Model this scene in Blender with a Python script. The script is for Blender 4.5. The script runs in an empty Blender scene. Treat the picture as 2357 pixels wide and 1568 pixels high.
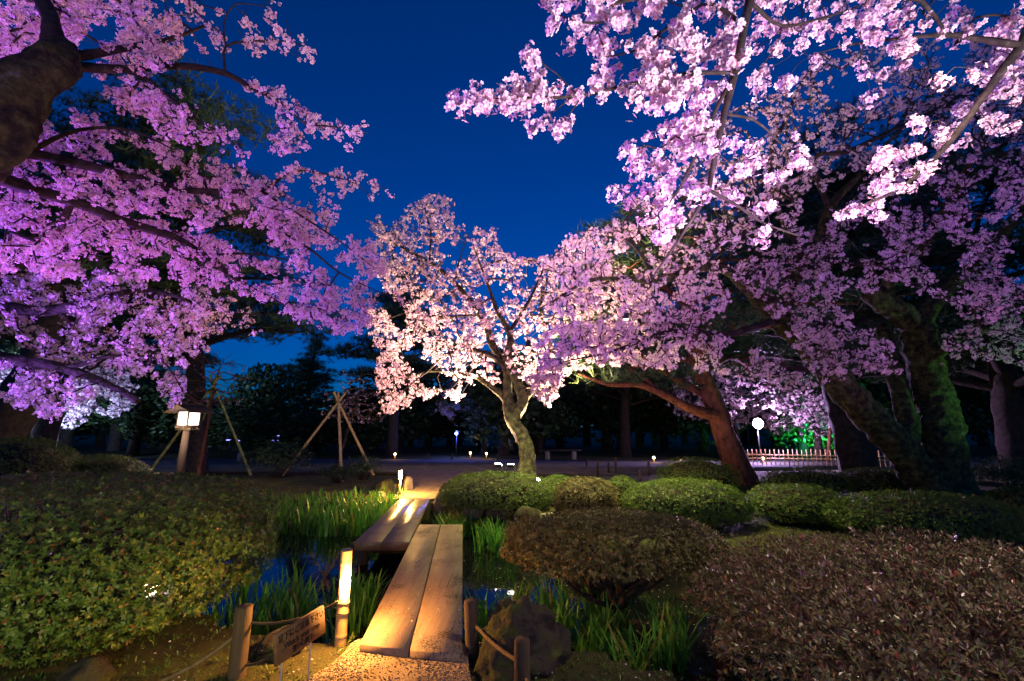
import bpy, bmesh, math, random
import numpy as np
from mathutils import Vector, noise, Matrix

random.seed(7)
RNG = np.random.default_rng(7)
SC = bpy.context.scene
COL = SC.collection
R = math.radians

# ------------------------------------------------------------------ camera
CAMH, FPX, CX, CY = 1.5, 1000.0, 1178.0, 784.0      # photo measured on a 2356 x 1568 grid
PITCH = math.atan(0.201)
cam_d = bpy.data.cameras.new('camera')
cam_d.sensor_width = 36.0
cam_d.lens = 36.0 * FPX / 2356.0
cam_d.clip_start = 0.05
cam_d.clip_end = 2000.0
cam = bpy.data.objects.new('camera', cam_d)
cam.location = (0, 0, CAMH)
cam.rotation_euler = (math.pi / 2 + PITCH, 0, 0)
COL.objects.link(cam)
SC.camera = cam

# ------------------------------------------------------------------ sky
world = bpy.data.worlds.new('World')
SC.world = world
world.use_nodes = True
wn = world.node_tree
sky = wn.nodes.new('ShaderNodeTexSky')
sky.sky_type = 'NISHITA'
sky.sun_disc = False
sky.sun_elevation = R(5.0)
sky.sun_rotation = R(190)
sky.ozone_density = 10.0
sky.dust_density = 0.6
wn.links.new(sky.outputs[0], wn.nodes['Background'].inputs[0])
wn.nodes['Background'].inputs[1].default_value = 0.15

# ------------------------------------------------------------------ render settings
SC.view_settings.view_transform = 'Standard'
SC.view_settings.look = 'None'
SC.view_settings.gamma = 1.0
SC.view_settings.exposure = 0.0
SC.render.engine = 'CYCLES'
SC.cycles.use_denoising = True
try:
    SC.cycles.denoiser = 'OPENIMAGEDENOISE'
except Exception:
    pass
SC.cycles.max_bounces = 5
SC.cycles.diffuse_bounces = 2
SC.cycles.glossy_bounces = 3
SC.cycles.transmission_bounces = 3
SC.cycles.transparent_max_bounces = 4
SC.cycles.sample_clamp_indirect = 3.0

# ------------------------------------------------------------------ photo pixel -> direction -> place
def ray(px, py):
    dx, dy = (px - CX) / FPX, (CY - py) / FPX
    return np.array([dx, math.cos(PITCH) - dy * math.sin(PITCH), math.sin(PITCH) + dy * math.cos(PITCH)])
CAM = np.array([0, 0, CAMH])
def P(px, py, Y):
    d = ray(px, py)
    return CAM + d * (Y / d[1])
def G(px, py, z=0.0):
    d = ray(px, py)
    return CAM + d * ((z - CAMH) / d[2])

# ------------------------------------------------------------------ materials
def newmat(name):
    m = bpy.data.materials.new(name)
    m.use_nodes = True
    nt = m.node_tree
    return m, nt, nt.nodes['Principled BSDF'], nt.nodes['Material Output']
def nd(nt, t, **kw):
    n = nt.nodes.new(t)
    for k, v in kw.items():
        if k in n.inputs:
            n.inputs[k].default_value = v
        else:
            setattr(n, k, v)
    return n
def coords(nt):
    return nt.nodes.new('ShaderNodeTexCoord').outputs['Object']
def ramp(nt, fac, stops):
    r = nt.nodes.new('ShaderNodeValToRGB')
    el = r.color_ramp.elements
    while len(el) < len(stops):
        el.new(0.5)
    for e, (p, c) in zip(el, stops):
        e.position = p
        e.color = (c[0], c[1], c[2], 1)
    nt.links.new(fac, r.inputs[0])
    return r.outputs[0]
def noisy(name, stops, scale=6.0, detail=6.0, rough=0.85, bump=0.4, bdist=0.02, bscale=None, stretch=None, spec=0.3, rot=None):
    m, nt, p, out = newmat(name)
    co = coords(nt)
    if stretch:
        mp = nd(nt, 'ShaderNodeMapping')
        mp.inputs['Scale'].default_value = stretch
        if rot:
            mp.inputs['Rotation'].default_value = rot
        nt.links.new(co, mp.inputs['Vector'])
        co = mp.outputs[0]
    n = nd(nt, 'ShaderNodeTexNoise', Scale=scale, Detail=detail, Roughness=0.62)
    nt.links.new(co, n.inputs['Vector'])
    nt.links.new(ramp(nt, n.outputs[0], stops), p.inputs['Base Color'])
    n2 = nd(nt, 'ShaderNodeTexNoise', Scale=bscale or scale * 3, Detail=8.0, Roughness=0.7)
    nt.links.new(co, n2.inputs['Vector'])
    b = nd(nt, 'ShaderNodeBump', Strength=bump, Distance=bdist)
    nt.links.new(n2.outputs[0], b.inputs['Height'])
    nt.links.new(b.outputs[0], p.inputs['Normal'])
    p.inputs['Roughness'].default_value = rough
    p.inputs['Specular IOR Level'].default_value = spec
    return m
def emit(name, col, strength):
    m, nt, p, out = newmat(name)
    p.inputs['Base Color'].default_value = (0.8, 0.8, 0.8, 1)
    p.inputs['Emission Color'].default_value = (*col, 1)
    p.inputs['Emission Strength'].default_value = strength
    return m
def plain(name, col, rough=0.6, metal=0.0):
    return noisy(name, [(0.3, [c * 0.75 for c in col]), (0.7, [c * 1.15 for c in col])], scale=9, rough=rough, bump=0.15, bdist=0.004)
def leafmat(name, stops, trans=0.3, rough=0.45, spec=0.4):
    """colour runs over the per-leaf 'tint' attribute; some light passes through"""
    m, nt, p, out = newmat(name)
    a = nd(nt, 'ShaderNodeAttribute', attribute_name='tint')
    c = ramp(nt, a.outputs['Fac'], stops)
    nt.links.new(c, p.inputs['Base Color'])
    p.inputs['Roughness'].default_value = rough
    p.inputs['Specular IOR Level'].default_value = spec
    t = nd(nt, 'ShaderNodeBsdfTranslucent')
    nt.links.new(c, t.inputs[0])
    mx = nd(nt, 'ShaderNodeMixShader')
    mx.inputs[0].default_value = trans
    nt.links.new(p.outputs[0], mx.inputs[1])
    nt.links.new(t.outputs[0], mx.inputs[2])
    nt.links.new(mx.outputs[0], out.inputs[0])
    return m
def petalmat(name, pale, deep, heart, trans=0.35):
    m, nt, p, out = newmat(name)
    a = nd(nt, 'ShaderNodeAttribute', attribute_name='tint')
    h = nd(nt, 'ShaderNodeAttribute', attribute_name='heart')
    c = ramp(nt, a.outputs['Fac'], [(0.0, deep), (0.45, pale), (1.0, pale)])
    mx = nd(nt, 'ShaderNodeMix', data_type='RGBA')
    nt.links.new(ramp(nt, h.outputs['Fac'], [(0.35, (0, 0, 0)), (0.95, (1, 1, 1))]), mx.inputs[0])
    nt.links.new(c, mx.inputs[6])
    mx.inputs[7].default_value = (*heart, 1)
    d = nd(nt, 'ShaderNodeBsdfDiffuse')
    t = nd(nt, 'ShaderNodeBsdfTranslucent')
    nt.links.new(mx.outputs[2], d.inputs[0])
    nt.links.new(mx.outputs[2], t.inputs[0])
    s = nd(nt, 'ShaderNodeMixShader')
    s.inputs[0].default_value = trans
    nt.links.new(d.outputs[0], s.inputs[1])
    nt.links.new(t.outputs[0], s.inputs[2])
    nt.links.new(s.outputs[0], out.inputs[0])
    return m

M = {}
M['petal'] = petalmat('petal', (0.88, 0.70, 0.79), (0.76, 0.46, 0.60), (0.62, 0.12, 0.22))
M['bud'] = petalmat('bud', (0.70, 0.30, 0.42), (0.55, 0.2, 0.3), (0.4, 0.1, 0.15))
M['bark'] = noisy('cherry_bark', [(0.36, (0.018, 0.012, 0.010)), (0.5, (0.05, 0.036, 0.03)), (0.6, (0.085, 0.07, 0.058)), (0.68, (0.12, 0.12, 0.08))], scale=11, detail=12, bump=1.0, bdist=0.08, bscale=20)
M['mossbark'] = noisy('mossy_bark', [(0.36, (0.012, 0.010, 0.008)), (0.46, (0.045, 0.038, 0.02)), (0.54, (0.085, 0.09, 0.025)), (0.62, (0.12, 0.12, 0.05)), (0.68, (0.20, 0.20, 0.16))], scale=9, detail=12, bump=1.0, bdist=0.12, bscale=22)
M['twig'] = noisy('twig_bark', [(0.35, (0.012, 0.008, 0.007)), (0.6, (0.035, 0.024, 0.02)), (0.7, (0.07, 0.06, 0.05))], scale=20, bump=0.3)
M['redtwig'] = noisy('azalea_stem', [(0.3, (0.09, 0.045, 0.03)), (0.7, (0.2, 0.11, 0.08))], scale=14, bump=0.3)
M['redbark'] = noisy('red_pine_bark', [(0.3, (0.05, 0.02, 0.012)), (0.5, (0.20, 0.075, 0.035)), (0.7, (0.28, 0.12, 0.06))], scale=9, bump=1.0, bdist=0.05, bscale=14, stretch=(1, 1, 0.5))
M['pinebark'] = noisy('pine_bark', [(0.3, (0.018, 0.014, 0.012)), (0.6, (0.06, 0.045, 0.035))], scale=8, bump=1.0, bdist=0.05)
M['needle'] = leafmat('pine_needle', [(0.0, (0.012, 0.035, 0.016)), (0.6, (0.03, 0.075, 0.025)), (1.0, (0.07, 0.11, 0.03))], trans=0.1, rough=0.6)
M['darkleaf'] = leafmat('evergreen_leaf', [(0.0, (0.012, 0.03, 0.014)), (0.6, (0.03, 0.065, 0.02)), (1.0, (0.06, 0.10, 0.03))], trans=0.2)
M['azalea'] = leafmat('azalea_leaf', [(0.0, (0.03, 0.065, 0.012)), (0.5, (0.07, 0.14, 0.02)), (0.85, (0.13, 0.19, 0.03)), (0.93, (0.17, 0.13, 0.03)), (1.0, (0.22, 0.07, 0.03))], trans=0.3)
M['azaleab'] = leafmat('azalea_leaf_bronze', [(0.0, (0.025, 0.014, 0.012)), (0.3, (0.07, 0.032, 0.025)), (0.42, (0.12, 0.052, 0.045)), (0.55, (0.075, 0.10, 0.022)), (0.8, (0.13, 0.10, 0.05)), (0.92, (0.30, 0.25, 0.15)), (1.0, (0.3, 0.05, 0.04))], trans=0.2, rough=0.36, spec=0.5)
M['azaleam'] = leafmat('azalea_leaf_mixed', [(0.0, (0.045, 0.03, 0.014)), (0.35, (0.10, 0.05, 0.028)), (0.55, (0.09, 0.115, 0.022)), (0.9, (0.2, 0.14, 0.05)), (1.0, (0.32, 0.06, 0.05))], trans=0.25)
M['iris'] = leafmat('iris_blade', [(0.0, (0.05, 0.17, 0.03)), (0.6, (0.09, 0.32, 0.04)), (0.93, (0.15, 0.40, 0.05)), (1.0, (0.30, 0.2, 0.06))], trans=0.45, rough=0.4)
M['moss'] = noisy('moss_ground', [(0.3, (0.035, 0.028, 0.014)), (0.48, (0.055, 0.055, 0.016)), (0.62, (0.075, 0.09, 0.02)), (0.8, (0.10, 0.08, 0.03))], scale=1.6, bump=0.9, bdist=0.04, bscale=40, rough=0.95)
M['gravel'] = noisy('sandy_gravel', [(0.3, (0.16, 0.12, 0.07)), (0.5, (0.30, 0.23, 0.14)), (0.7, (0.38, 0.30, 0.19))], scale=5, bump=0.8, bdist=0.015, bscale=90, rough=0.95)
M['path'] = noisy('grey_gravel', [(0.3, (0.09, 0.085, 0.085)), (0.5, (0.15, 0.145, 0.145)), (0.7, (0.22, 0.21, 0.21))], scale=2.4, bump=0.6, bdist=0.02, bscale=60, rough=0.95)
M['stone'] = noisy('garden_stone', [(0.3, (0.07, 0.06, 0.05)), (0.5, (0.18, 0.16, 0.13)), (0.7, (0.27, 0.25, 0.22))], scale=5, bump=0.8, bdist=0.03, bscale=14, rough=0.9)
M['mossrock'] = noisy('moss_covered_stone', [(0.36, (0.015, 0.013, 0.011)), (0.47, (0.055, 0.045, 0.034)), (0.54, (0.045, 0.05, 0.014)), (0.66, (0.085, 0.10, 0.022))], scale=7, detail=10, bump=1.0, bdist=0.04, bscale=22, rough=0.95)
M['logpost'] = noisy('weathered_log', [(0.3, (0.03, 0.02, 0.012)), (0.55, (0.08, 0.052, 0.032)), (0.75, (0.13, 0.095, 0.06))], scale=10, bump=0.8, bdist=0.01, bscale=30, stretch=(1, 1, 0.12))
M['darkwood'] = noisy('dark_timber', [(0.3, (0.02, 0.015, 0.012)), (0.7, (0.06, 0.045, 0.035))], scale=10, bump=0.5, bdist=0.008, stretch=(1, 1, 0.2))
M['greypost'] = noisy('grey_log', [(0.3, (0.035, 0.028, 0.028)), (0.7, (0.085, 0.07, 0.068))], scale=8, bump=0.6, bdist=0.01, stretch=(1, 1, 0.15))
M['signwood'] = noisy('sign_board', [(0.25, (0.09, 0.045, 0.018)), (0.5, (0.22, 0.115, 0.045)), (0.75, (0.30, 0.17, 0.07))], scale=12, bump=0.4, bdist=0.004, stretch=(0.15, 1, 1))
M['ink'] = plain('carved_ink', (0.03, 0.022, 0.016))
M['bamboo'] = noisy('bamboo_cane', [(0.3, (0.50, 0.33, 0.13)), (0.7, (0.66, 0.47, 0.21))], scale=6, bump=0.1, bdist=0.002, rough=0.4, stretch=(1, 1, 0.2))
M['greenbamboo'] = noisy('green_bamboo', [(0.3, (0.30, 0.30, 0.07)), (0.7, (0.40, 0.40, 0.10))], scale=6, bump=0.1, bdist=0.002, rough=0.4, stretch=(1, 1, 0.2))
M['node'] = plain('bamboo_node', (0.18, 0.12, 0.05))
M['rope'] = noisy('straw_rope', [(0.3, (0.08, 0.05, 0.025)), (0.7, (0.20, 0.14, 0.07))], scale=40, bump=0.8, bdist=0.006)
M['darkrope'] = noisy('black_rope', [(0.3, (0.015, 0.012, 0.012)), (0.7, (0.04, 0.035, 0.03))], scale=40, bump=0.8, bdist=0.006)
M['whitepaint'] = plain('white_stake', (0.6, 0.58, 0.6))
M['metal'] = plain('black_metal', (0.03, 0.03, 0.033), rough=0.45)
M['concrete'] = plain('concrete', (0.28, 0.26, 0.25), rough=0.9)
M['cloth'] = plain('dark_cloth', (0.03, 0.028, 0.035), rough=0.95)
M['cloth2'] = plain('red_cloth', (0.12, 0.03, 0.025), rough=0.95)
M['skin'] = plain('skin', (0.45, 0.28, 0.2))
M['fallen'] = plain('fallen_petal', (0.75, 0.6, 0.68))
M['glow_amber'] = emit('glow_amber', (1.0, 0.66, 0.28), 14.0)
M['glow_paper'] = emit('glow_paper', (1.0, 0.82, 0.78), 6.0)
M['glow_white'] = emit('glow_white', (1.0, 0.93, 0.85), 60.0)
M['glow_violet'] = emit('glow_violet', (0.85, 0.7, 1.0), 120.0)
M['glow_blue'] = emit('glow_blue', (0.10, 0.14, 1.0), 60.0)
M['glow_green'] = emit('glow_green', (0.1, 1.0, 0.5), 20.0)
M['glow_red'] = emit('glow_red', (1.0, 0.02, 0.06), 25.0)
M['glow_strip'] = emit('glow_strip', (0.25, 0.25, 1.0), 3.0)

def plankmat(name, r0, r1):
    m, nt, p, out = newmat(name)
    co = coords(nt)
    mp = nd(nt, 'ShaderNodeMapping')
    mp.inputs['Scale'].default_value = (14, 1.1, 6)
    mp.inputs['Rotation'].default_value = (0, 0, R(-6))
    nt.links.new(co, mp.inputs['Vector'])
    g = nd(nt, 'ShaderNodeTexNoise', Scale=2.2, Detail=8.0, Roughness=0.65)
    nt.links.new(mp.outputs[0], g.inputs['Vector'])
    c = ramp(nt, g.outputs[0], [(0.25, (0.15, 0.105, 0.07)), (0.5, (0.215, 0.155, 0.105)), (0.75, (0.26, 0.195, 0.135))])
    s = nd(nt, 'ShaderNodeTexNoise', Scale=70.0, Detail=4.0, Roughness=0.55)
    nt.links.new(co, s.inputs['Vector'])
    s2 = nd(nt, 'ShaderNodeTexNoise', Scale=3.0, Detail=2.0)
    nt.links.new(co, s2.inputs['Vector'])
    mul = nd(nt, 'ShaderNodeMath', operation='MULTIPLY')
    nt.links.new(s.outputs[0], mul.inputs[0])
    nt.links.new(s2.outputs[0], mul.inputs[1])
    spots = ramp(nt, mul.outputs[0], [(0.34, (0, 0, 0)), (0.37, (1, 1, 1))])
    mx = nd(nt, 'ShaderNodeMix', data_type='RGBA')
    nt.links.new(spots, mx.inputs[0])
    nt.links.new(c, mx.inputs[6])
    mx.inputs[7].default_value = (0.02, 0.017, 0.014, 1)
    mp2 = nd(nt, 'ShaderNodeMapping')
    mp2.inputs['Scale'].default_value = (30, 0.9, 6)
    mp2.inputs['Rotation'].default_value = (0, 0, R(-6))
    nt.links.new(co, mp2.inputs['Vector'])
    cr = nd(nt, 'ShaderNodeTexNoise', Scale=1.6, Detail=4.0, Roughness=0.6)
    nt.links.new(mp2.outputs[0], cr.inputs['Vector'])
    crk = ramp(nt, cr.outputs[0], [(0.30, (1, 1, 1)), (0.345, (0, 0, 0))])
    mx3 = nd(nt, 'ShaderNodeMix', data_type='RGBA')
    nt.links.new(crk, mx3.inputs[0])
    nt.links.new(mx.outputs[2], mx3.inputs[6])
    mx3.inputs[7].default_value = (0.03, 0.022, 0.017, 1)
    nt.links.new(mx3.outputs[2], p.inputs['Base Color'])
    b = nd(nt, 'ShaderNodeBump', Strength=0.5, Distance=0.006)
    nt.links.new(g.outputs[0], b.inputs['Height'])
    nt.links.new(b.outputs[0], p.inputs['Normal'])
    r = ramp(nt, s2.outputs[0], [(0.3, (r0,) * 3), (0.7, (r1,) * 3)])
    nt.links.new(r, p.inputs['Roughness'])
    return m
M['plank'] = plankmat('dry_plank', 0.55, 0.8)
M['wetplank'] = plankmat('damp_plank', 0.25, 0.5)

def watermat():
    m, nt, p, out = newmat('pond_water')
    co = coords(nt)
    n = nd(nt, 'ShaderNodeTexNoise', Scale=2.2, Detail=3.0)
    nt.links.new(co, n.inputs['Vector'])
    b = nd(nt, 'ShaderNodeBump', Strength=0.06, Distance=0.05)
    nt.links.new(n.outputs[0], b.inputs['Height'])
    nt.links.new(b.outputs[0], p.inputs['Normal'])
    p.inputs['Base Color'].default_value = (0.006, 0.007, 0.008, 1)
    p.inputs['Roughness'].default_value = 0.03
    p.inputs['IOR'].default_value = 1.33
    p.inputs['Specular IOR Level'].default_value = 0.8
    return m
M['water'] = watermat()

# ------------------------------------------------------------------ mesh helpers
def mesh_np(name, V, T, mat, parent=None, smooth=False, attrs=None, stuff=False):
    me = bpy.data.meshes.new(name)
    V = np.ascontiguousarray(V, dtype=np.float32)
    T = np.ascontiguousarray(T, dtype=np.int32)
    me.vertices.add(len(V))
    me.vertices.foreach_set('co', V.ravel())
    me.loops.add(T.size)
    me.loops.foreach_set('vertex_index', T.ravel())
    me.polygons.add(len(T))
    me.polygons.foreach_set('loop_start', np.arange(0, T.size, 3, dtype=np.int32))
    if smooth:
        me.polygons.foreach_set('use_smooth', np.ones(len(T), dtype=bool))
    for k, a in (attrs or {}).items():
        at = me.attributes.new(k, 'FLOAT', 'POINT')
        at.data.foreach_set('value', np.ascontiguousarray(a, dtype=np.float32))
    me.update()
    me.validate()
    if mat:
        me.materials.append(mat)
    return link(name, me, parent, stuff)
def link(name, me, parent=None, stuff=False):
    o = bpy.data.objects.new(name, me)
    COL.objects.link(o)
    if parent is not None:
        o.parent = parent
        o.matrix_parent_inverse = Matrix.Translation(parent.location).inverted() if me is not None else Matrix()
    if stuff:
        o['kind'] = 'stuff'
    return o
def thing(name, label, cat, loc=(0, 0, 0), group=None):
    o = bpy.data.objects.new(name, None)
    o.empty_display_size = 0.2
    COL.objects.link(o)
    o.location = [float(c) for c in loc]
    o['label'] = label
    o['category'] = cat
    if group:
        o['group'] = group
    return o
def tag(o, label, cat, group=None):
    o['label'] = label
    o['category'] = cat
    if group:
        o['group'] = group
    return o
def structure(o):
    o['kind'] = 'structure'
    return o
class Buf:
    def __init__(s):
        s.v, s.t, s.n = [], [], 0
    def add(s, v, t):
        v = np.asarray(v, float)
        t = np.asarray(t, int)
        s.v.append(v)
        s.t.append(t + s.n)
        s.n += len(v)
        return s
    def get(s):
        return np.vstack(s.v), np.vstack(s.t)
    def obj(s, name, mat, parent=None, smooth=False, stuff=False):
        v, t = s.get()
        return mesh_np(name, v, t, mat, parent, smooth, None, stuff)
def norm(a):
    a = np.asarray(a, float)
    return a / (np.linalg.norm(a, axis=-1, keepdims=True) + 1e-12)
def tube(pts, rad, sides=8, cap=True, wob=0.0, seed=0):
    pts = np.asarray(pts, float)
    n = len(pts)
    rad = np.broadcast_to(np.asarray(rad, float), (n,))
    tan = norm(np.gradient(pts, axis=0))
    ref = np.array([0.0, 0, 1]) if abs(tan[0][2]) < 0.9 else np.array([1.0, 0, 0])
    u = np.cross(tan[0], ref)
    u /= np.linalg.norm(u) + 1e-9
    a = np.linspace(0, 2 * math.pi, sides, endpoint=False)
    ca, sa = np.cos(a)[:, None], np.sin(a)[:, None]
    rings = []
    for i in range(n):
        u = u - tan[i] * np.dot(u, tan[i])
        u /= np.linalg.norm(u) + 1e-9
        w = np.cross(tan[i], u)
        rr = rad[i]
        if wob:
            rr = rr * (1 + np.array([wob * noise.noise(Vector((math.cos(x) * 1.5 + seed, math.sin(x) * 1.5, i * 0.3))) + wob * 0.55 * noise.noise(Vector((math.cos(x) * 4.0 + seed, math.sin(x) * 4.0, i * 0.8))) + wob * 0.3 * noise.noise(Vector((math.cos(x) * 9.0 + seed, math.sin(x) * 9.0, i * 1.7))) for x in a]))[:, None]
        rings.append(pts[i] + (ca * u + sa * w) * rr)
    V = np.vstack(rings)
    i = np.arange(n - 1)[:, None] * sides
    j = np.arange(sides)[None]
    k = (j + 1) % sides
    A, B, C, D = (i + j).ravel(), (i + k).ravel(), (i + sides + k).ravel(), (i + sides + j).ravel()
    T = np.vstack([np.stack([A, B, C], 1), np.stack([A, C, D], 1)])
    if cap:
        c0, c1 = len(V), len(V) + 1
        V = np.vstack([V, pts[:1], pts[-1:]])
        jj = np.arange(sides)
        kk = (jj + 1) % sides
        b = (n - 1) * sides
        T = np.vstack([T, np.stack([kk, jj, np.full(sides, c0)], 1), np.stack([b + jj, b + kk, np.full(sides, c1)], 1)])
    return V, T
def spline(ctrl, step):
    """Catmull-Rom through rows of numbers (x, y, z, r ...)"""
    c = np.asarray(ctrl, float)
    c = np.vstack([2 * c[0] - c[1], c, 2 * c[-1] - c[-2]])
    out = []
    for i in range(1, len(c) - 2):
        L = np.linalg.norm(c[i + 1][:3] - c[i][:3])
        k = max(2, int(L / step) + 1)
        for t in np.linspace(0, 1, k, endpoint=False):
            p0, p1, p2, p3 = c[i - 1], c[i], c[i + 1], c[i + 2]
            out.append(0.5 * (2 * p1 + (p2 - p0) * t + (2 * p0 - 5 * p1 + 4 * p2 - p3) * t * t + (3 * p1 - p0 - 3 * p2 + p3) * t ** 3))
    out.append(c[-2])
    return np.array(out)
def box(sx, sy, sz, loc=(0, 0, 0), rotz=0.0, bev=0.004, M3=None):
    bm = bmesh.new()
    bmesh.ops.create_cube(bm, size=1.0)
    bmesh.ops.scale(bm, vec=(sx, sy, sz), verts=bm.verts)
    if bev:
        bmesh.ops.bevel(bm, geom=list(bm.edges), offset=min(bev, 0.3 * min(sx, sy, sz)), segments=1, affect='EDGES')
    bmesh.ops.triangulate(bm, faces=list(bm.faces))
    bm.verts.index_update()
    v = np.array([x.co[:] for x in bm.verts])
    t = np.array([[w.index for w in f.verts] for f in bm.faces])
    bm.free()
    if M3 is not None:
        v = v @ np.asarray(M3).T
    c, s = math.cos(rotz), math.sin(rotz)
    v = v @ np.array([[c, s, 0], [-s, c, 0], [0, 0, 1]])
    return v + np.asarray(loc, float), t
def prism(top, z0, z1):
    """polygon (x, y) between two heights"""
    top = np.asarray(top, float)[:, :2]
    n = len(top)
    V = np.vstack([np.c_[top, np.full(n, z0)], np.c_[top, np.full(n, z1)]])
    T = []
    for i in range(n):
        j = (i + 1) % n
        T += [[i, j, n + j], [i, n + j, n + i]]
    for i in range(1, n - 1):
        T += [[n, n + i, n + i + 1], [0, i + 1, i]]
    return V, np.array(T)
def frames(d, roll=None):
    """rotation matrices whose z column is d"""
    d = norm(d)
    n = len(d)
    ref = np.where(np.abs(d[:, 2:3]) < 0.95, np.array([[0.0, 0, 1]]), np.array([[1.0, 0, 0]]))
    x = norm(np.cross(ref, d))
    y = np.cross(d, x)
    if roll is not None:
        c, s = np.cos(roll)[:, None], np.sin(roll)[:, None]
        x, y = x * c + y * s, -x * s + y * c
    return np.stack([x, y, d], axis=2)
def scatter(tv, tt, pos, rot, scale):
    n, k = len(pos), len(tv)
    V = np.einsum('nij,kj->nki', rot, tv) * np.asarray(scale)[:, None, None] + pos[:, None, :]
    T = tt[None] + (np.arange(n) * k)[:, None, None]
    return V.reshape(-1, 3), T.reshape(-1, 3)
def rdir(n, rng=RNG):
    return norm(rng.normal(size=(n, 3)))
def in_poly(pts, poly):
    x, y = pts[:, 0], pts[:, 1]
    r = np.zeros(len(pts), bool)
    p = np.asarray(poly, float)
    for i in range(len(p)):
        (x1, y1), (x2, y2) = p[i], p[(i + 1) % len(p)]
        c = (y1 > y) != (y2 > y)
        r ^= c & (x < (x2 - x1) * (y - y1) / (y2 - y1 + 1e-12) + x1)
    return r
def nz(p, s, seed=0.0):
    return noise.noise(Vector((p[0] * s + seed, p[1] * s - seed * 0.7, p[2] * s + seed * 1.3)))

# ------------------------------------------------------------------ ground, pond, paths
POND = [(-7.2, 4.9), (-4.6, 4.5), (-2.6, 4.05), (-1.9, 3.62), (-1.1, 3.52), (-0.4, 3.5), (0.25, 3.55), (0.7, 3.35), (1.1, 3.05), (1.9, 2.95),
        (3.6, 3.6), (4.6, 4.6), (4.2, 5.3), (2.8, 5.7), (1.6, 6.0), (0.7, 6.7), (0.1, 7.6), (-0.9, 8.6), (-1.5, 9.3), (-2.6, 9.45), (-4.0, 9.3), (-5.6, 9.2), (-7.4, 8.4), (-8.2, 6.6)]
WATER_Z = -0.30
def poly_dist(pts, poly):
    p = np.asarray(poly, float)
    best = np.full(len(pts), 1e9)
    for i in range(len(p)):
        a, b = p[i], p[(i + 1) % len(p)]
        ab = b - a
        t = np.clip(((pts - a) @ ab) / (ab @ ab), 0, 1)
        best = np.minimum(best, np.linalg.norm(pts - (a + t[:, None] * ab), axis=1))
    return best
xs = np.concatenate([np.array([-900, -300, -120, -60, -35, -22, -15]), np.arange(-11, 11.01, 0.12), np.array([15, 22, 35, 60, 120, 300, 900])])
ys = np.concatenate([np.array([-60, -20, -8, -3, 0, 1.5]), np.arange(2.4, 13.01, 0.12), np.arange(13.5, 26, 0.7), np.array([30, 40, 60, 100, 200, 500, 1500])])
gx, gy = np.meshgrid(xs, ys)
gp = np.c_[gx.ravel(), gy.ravel()]
inside = in_poly(gp, POND)
dist = poly_dist(gp, POND)
gz = np.where(inside, -np.clip((dist + 0.06) / 0.35, 0, 1) ** 0.8 * 0.62, 0.0)
nzv = np.array([noise.noise(Vector((x * 0.9, y * 0.9, 3.1))) * 0.035 + noise.noise(Vector((x * 3.1, y * 3.1, 9.0))) * 0.012 if -12 < x < 12 and 2 < y < 14 else 0.0 for x, y in gp])
gz += np.where((dist > 0.2) | inside, nzv * np.clip(dist / 0.8, 0, 1), 0)
gz -= np.where(gp[:, 1] < 13.5, 0.012, 0.012)
nx, ny = len(xs), len(ys)
ii, jj = np.meshgrid(np.arange(nx - 1), np.arange(ny - 1))
a = (jj * nx + ii).ravel()
T = np.vstack([np.stack([a, a + 1, a + nx + 1], 1), np.stack([a, a + nx + 1, a + nx], 1)])
structure(mesh_np('ground', np.c_[gp, gz], T, M['moss'], smooth=True))
def sheet(name, pts, z, mat, cell=None):
    c = np.asarray(pts, float)[:, :2]
    V, T = prism(c, z - 0.003, z)
    return structure(mesh_np(name, V, T, mat))
wv = [(-9, 3.0), (5.6, 2.9), (5.6, 9.9), (-9, 9.9)]
V = np.array([(x, y, WATER_Z) for x, y in wv])
structure(mesh_np('pond_water', V, np.array([[0, 1, 2], [0, 2, 3]]), M['water']))

def blob_poly(pts, amp, seed, step=0.12):
    p = spline([(x, y, 0) for x, y in list(pts) + [pts[0]]], step)[:-1, :2]
    c = p.mean(0)
    return np.array([q + norm(q - c) * amp * noise.noise(Vector((q[0] * 4, q[1] * 4, seed))) for q in p])
landing = blob_poly([G(700, 1575)[:2], G(790, 1508)[:2], G(835, 1480)[:2], G(950, 1472)[:2], G(1062, 1490)[:2], G(1078, 1545)[:2], (-0.2, 2.2), (-1.3, 2.2)], 0.05, 2.0, 0.06)
def fan(name, poly, z, mat):
    c = poly.mean(0)
    n = len(poly)
    V = np.vstack([np.c_[poly, np.full(n, z)], [[c[0], c[1], z]]])
    T = np.array([[i, (i + 1) % n, n] for i in range(n)])
    return structure(mesh_np(name, V, T, mat))
fan('gravel_path', landing, 0.022, M['gravel'])
sand = blob_poly([G(905, 1152)[:2], G(996, 1152)[:2], G(1015, 1122)[:2], G(1050, 1098)[:2], G(1060, 1086)[:2], G(930, 1086)[:2], G(948, 1105)[:2], G(915, 1135)[:2]], 0.12, 5.0, 0.25)
fan('sand_path', sand, 0.034, M['gravel'])
main = np.array([(-40, 15.8), (-14, 15.6), (-4, 15.4), (0, 14.8), (3, 14.6), (5.0, 15.0), (8, 16.0), (14, 17), (40, 19), (40, 24), (14, 21.5), (5, 21), (-5, 21.5), (-14, 22), (-40, 22.5)])
V, T = prism(main, 0.0, 0.028)
structure(mesh_np('main_path', V, T, M['path']))

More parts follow.
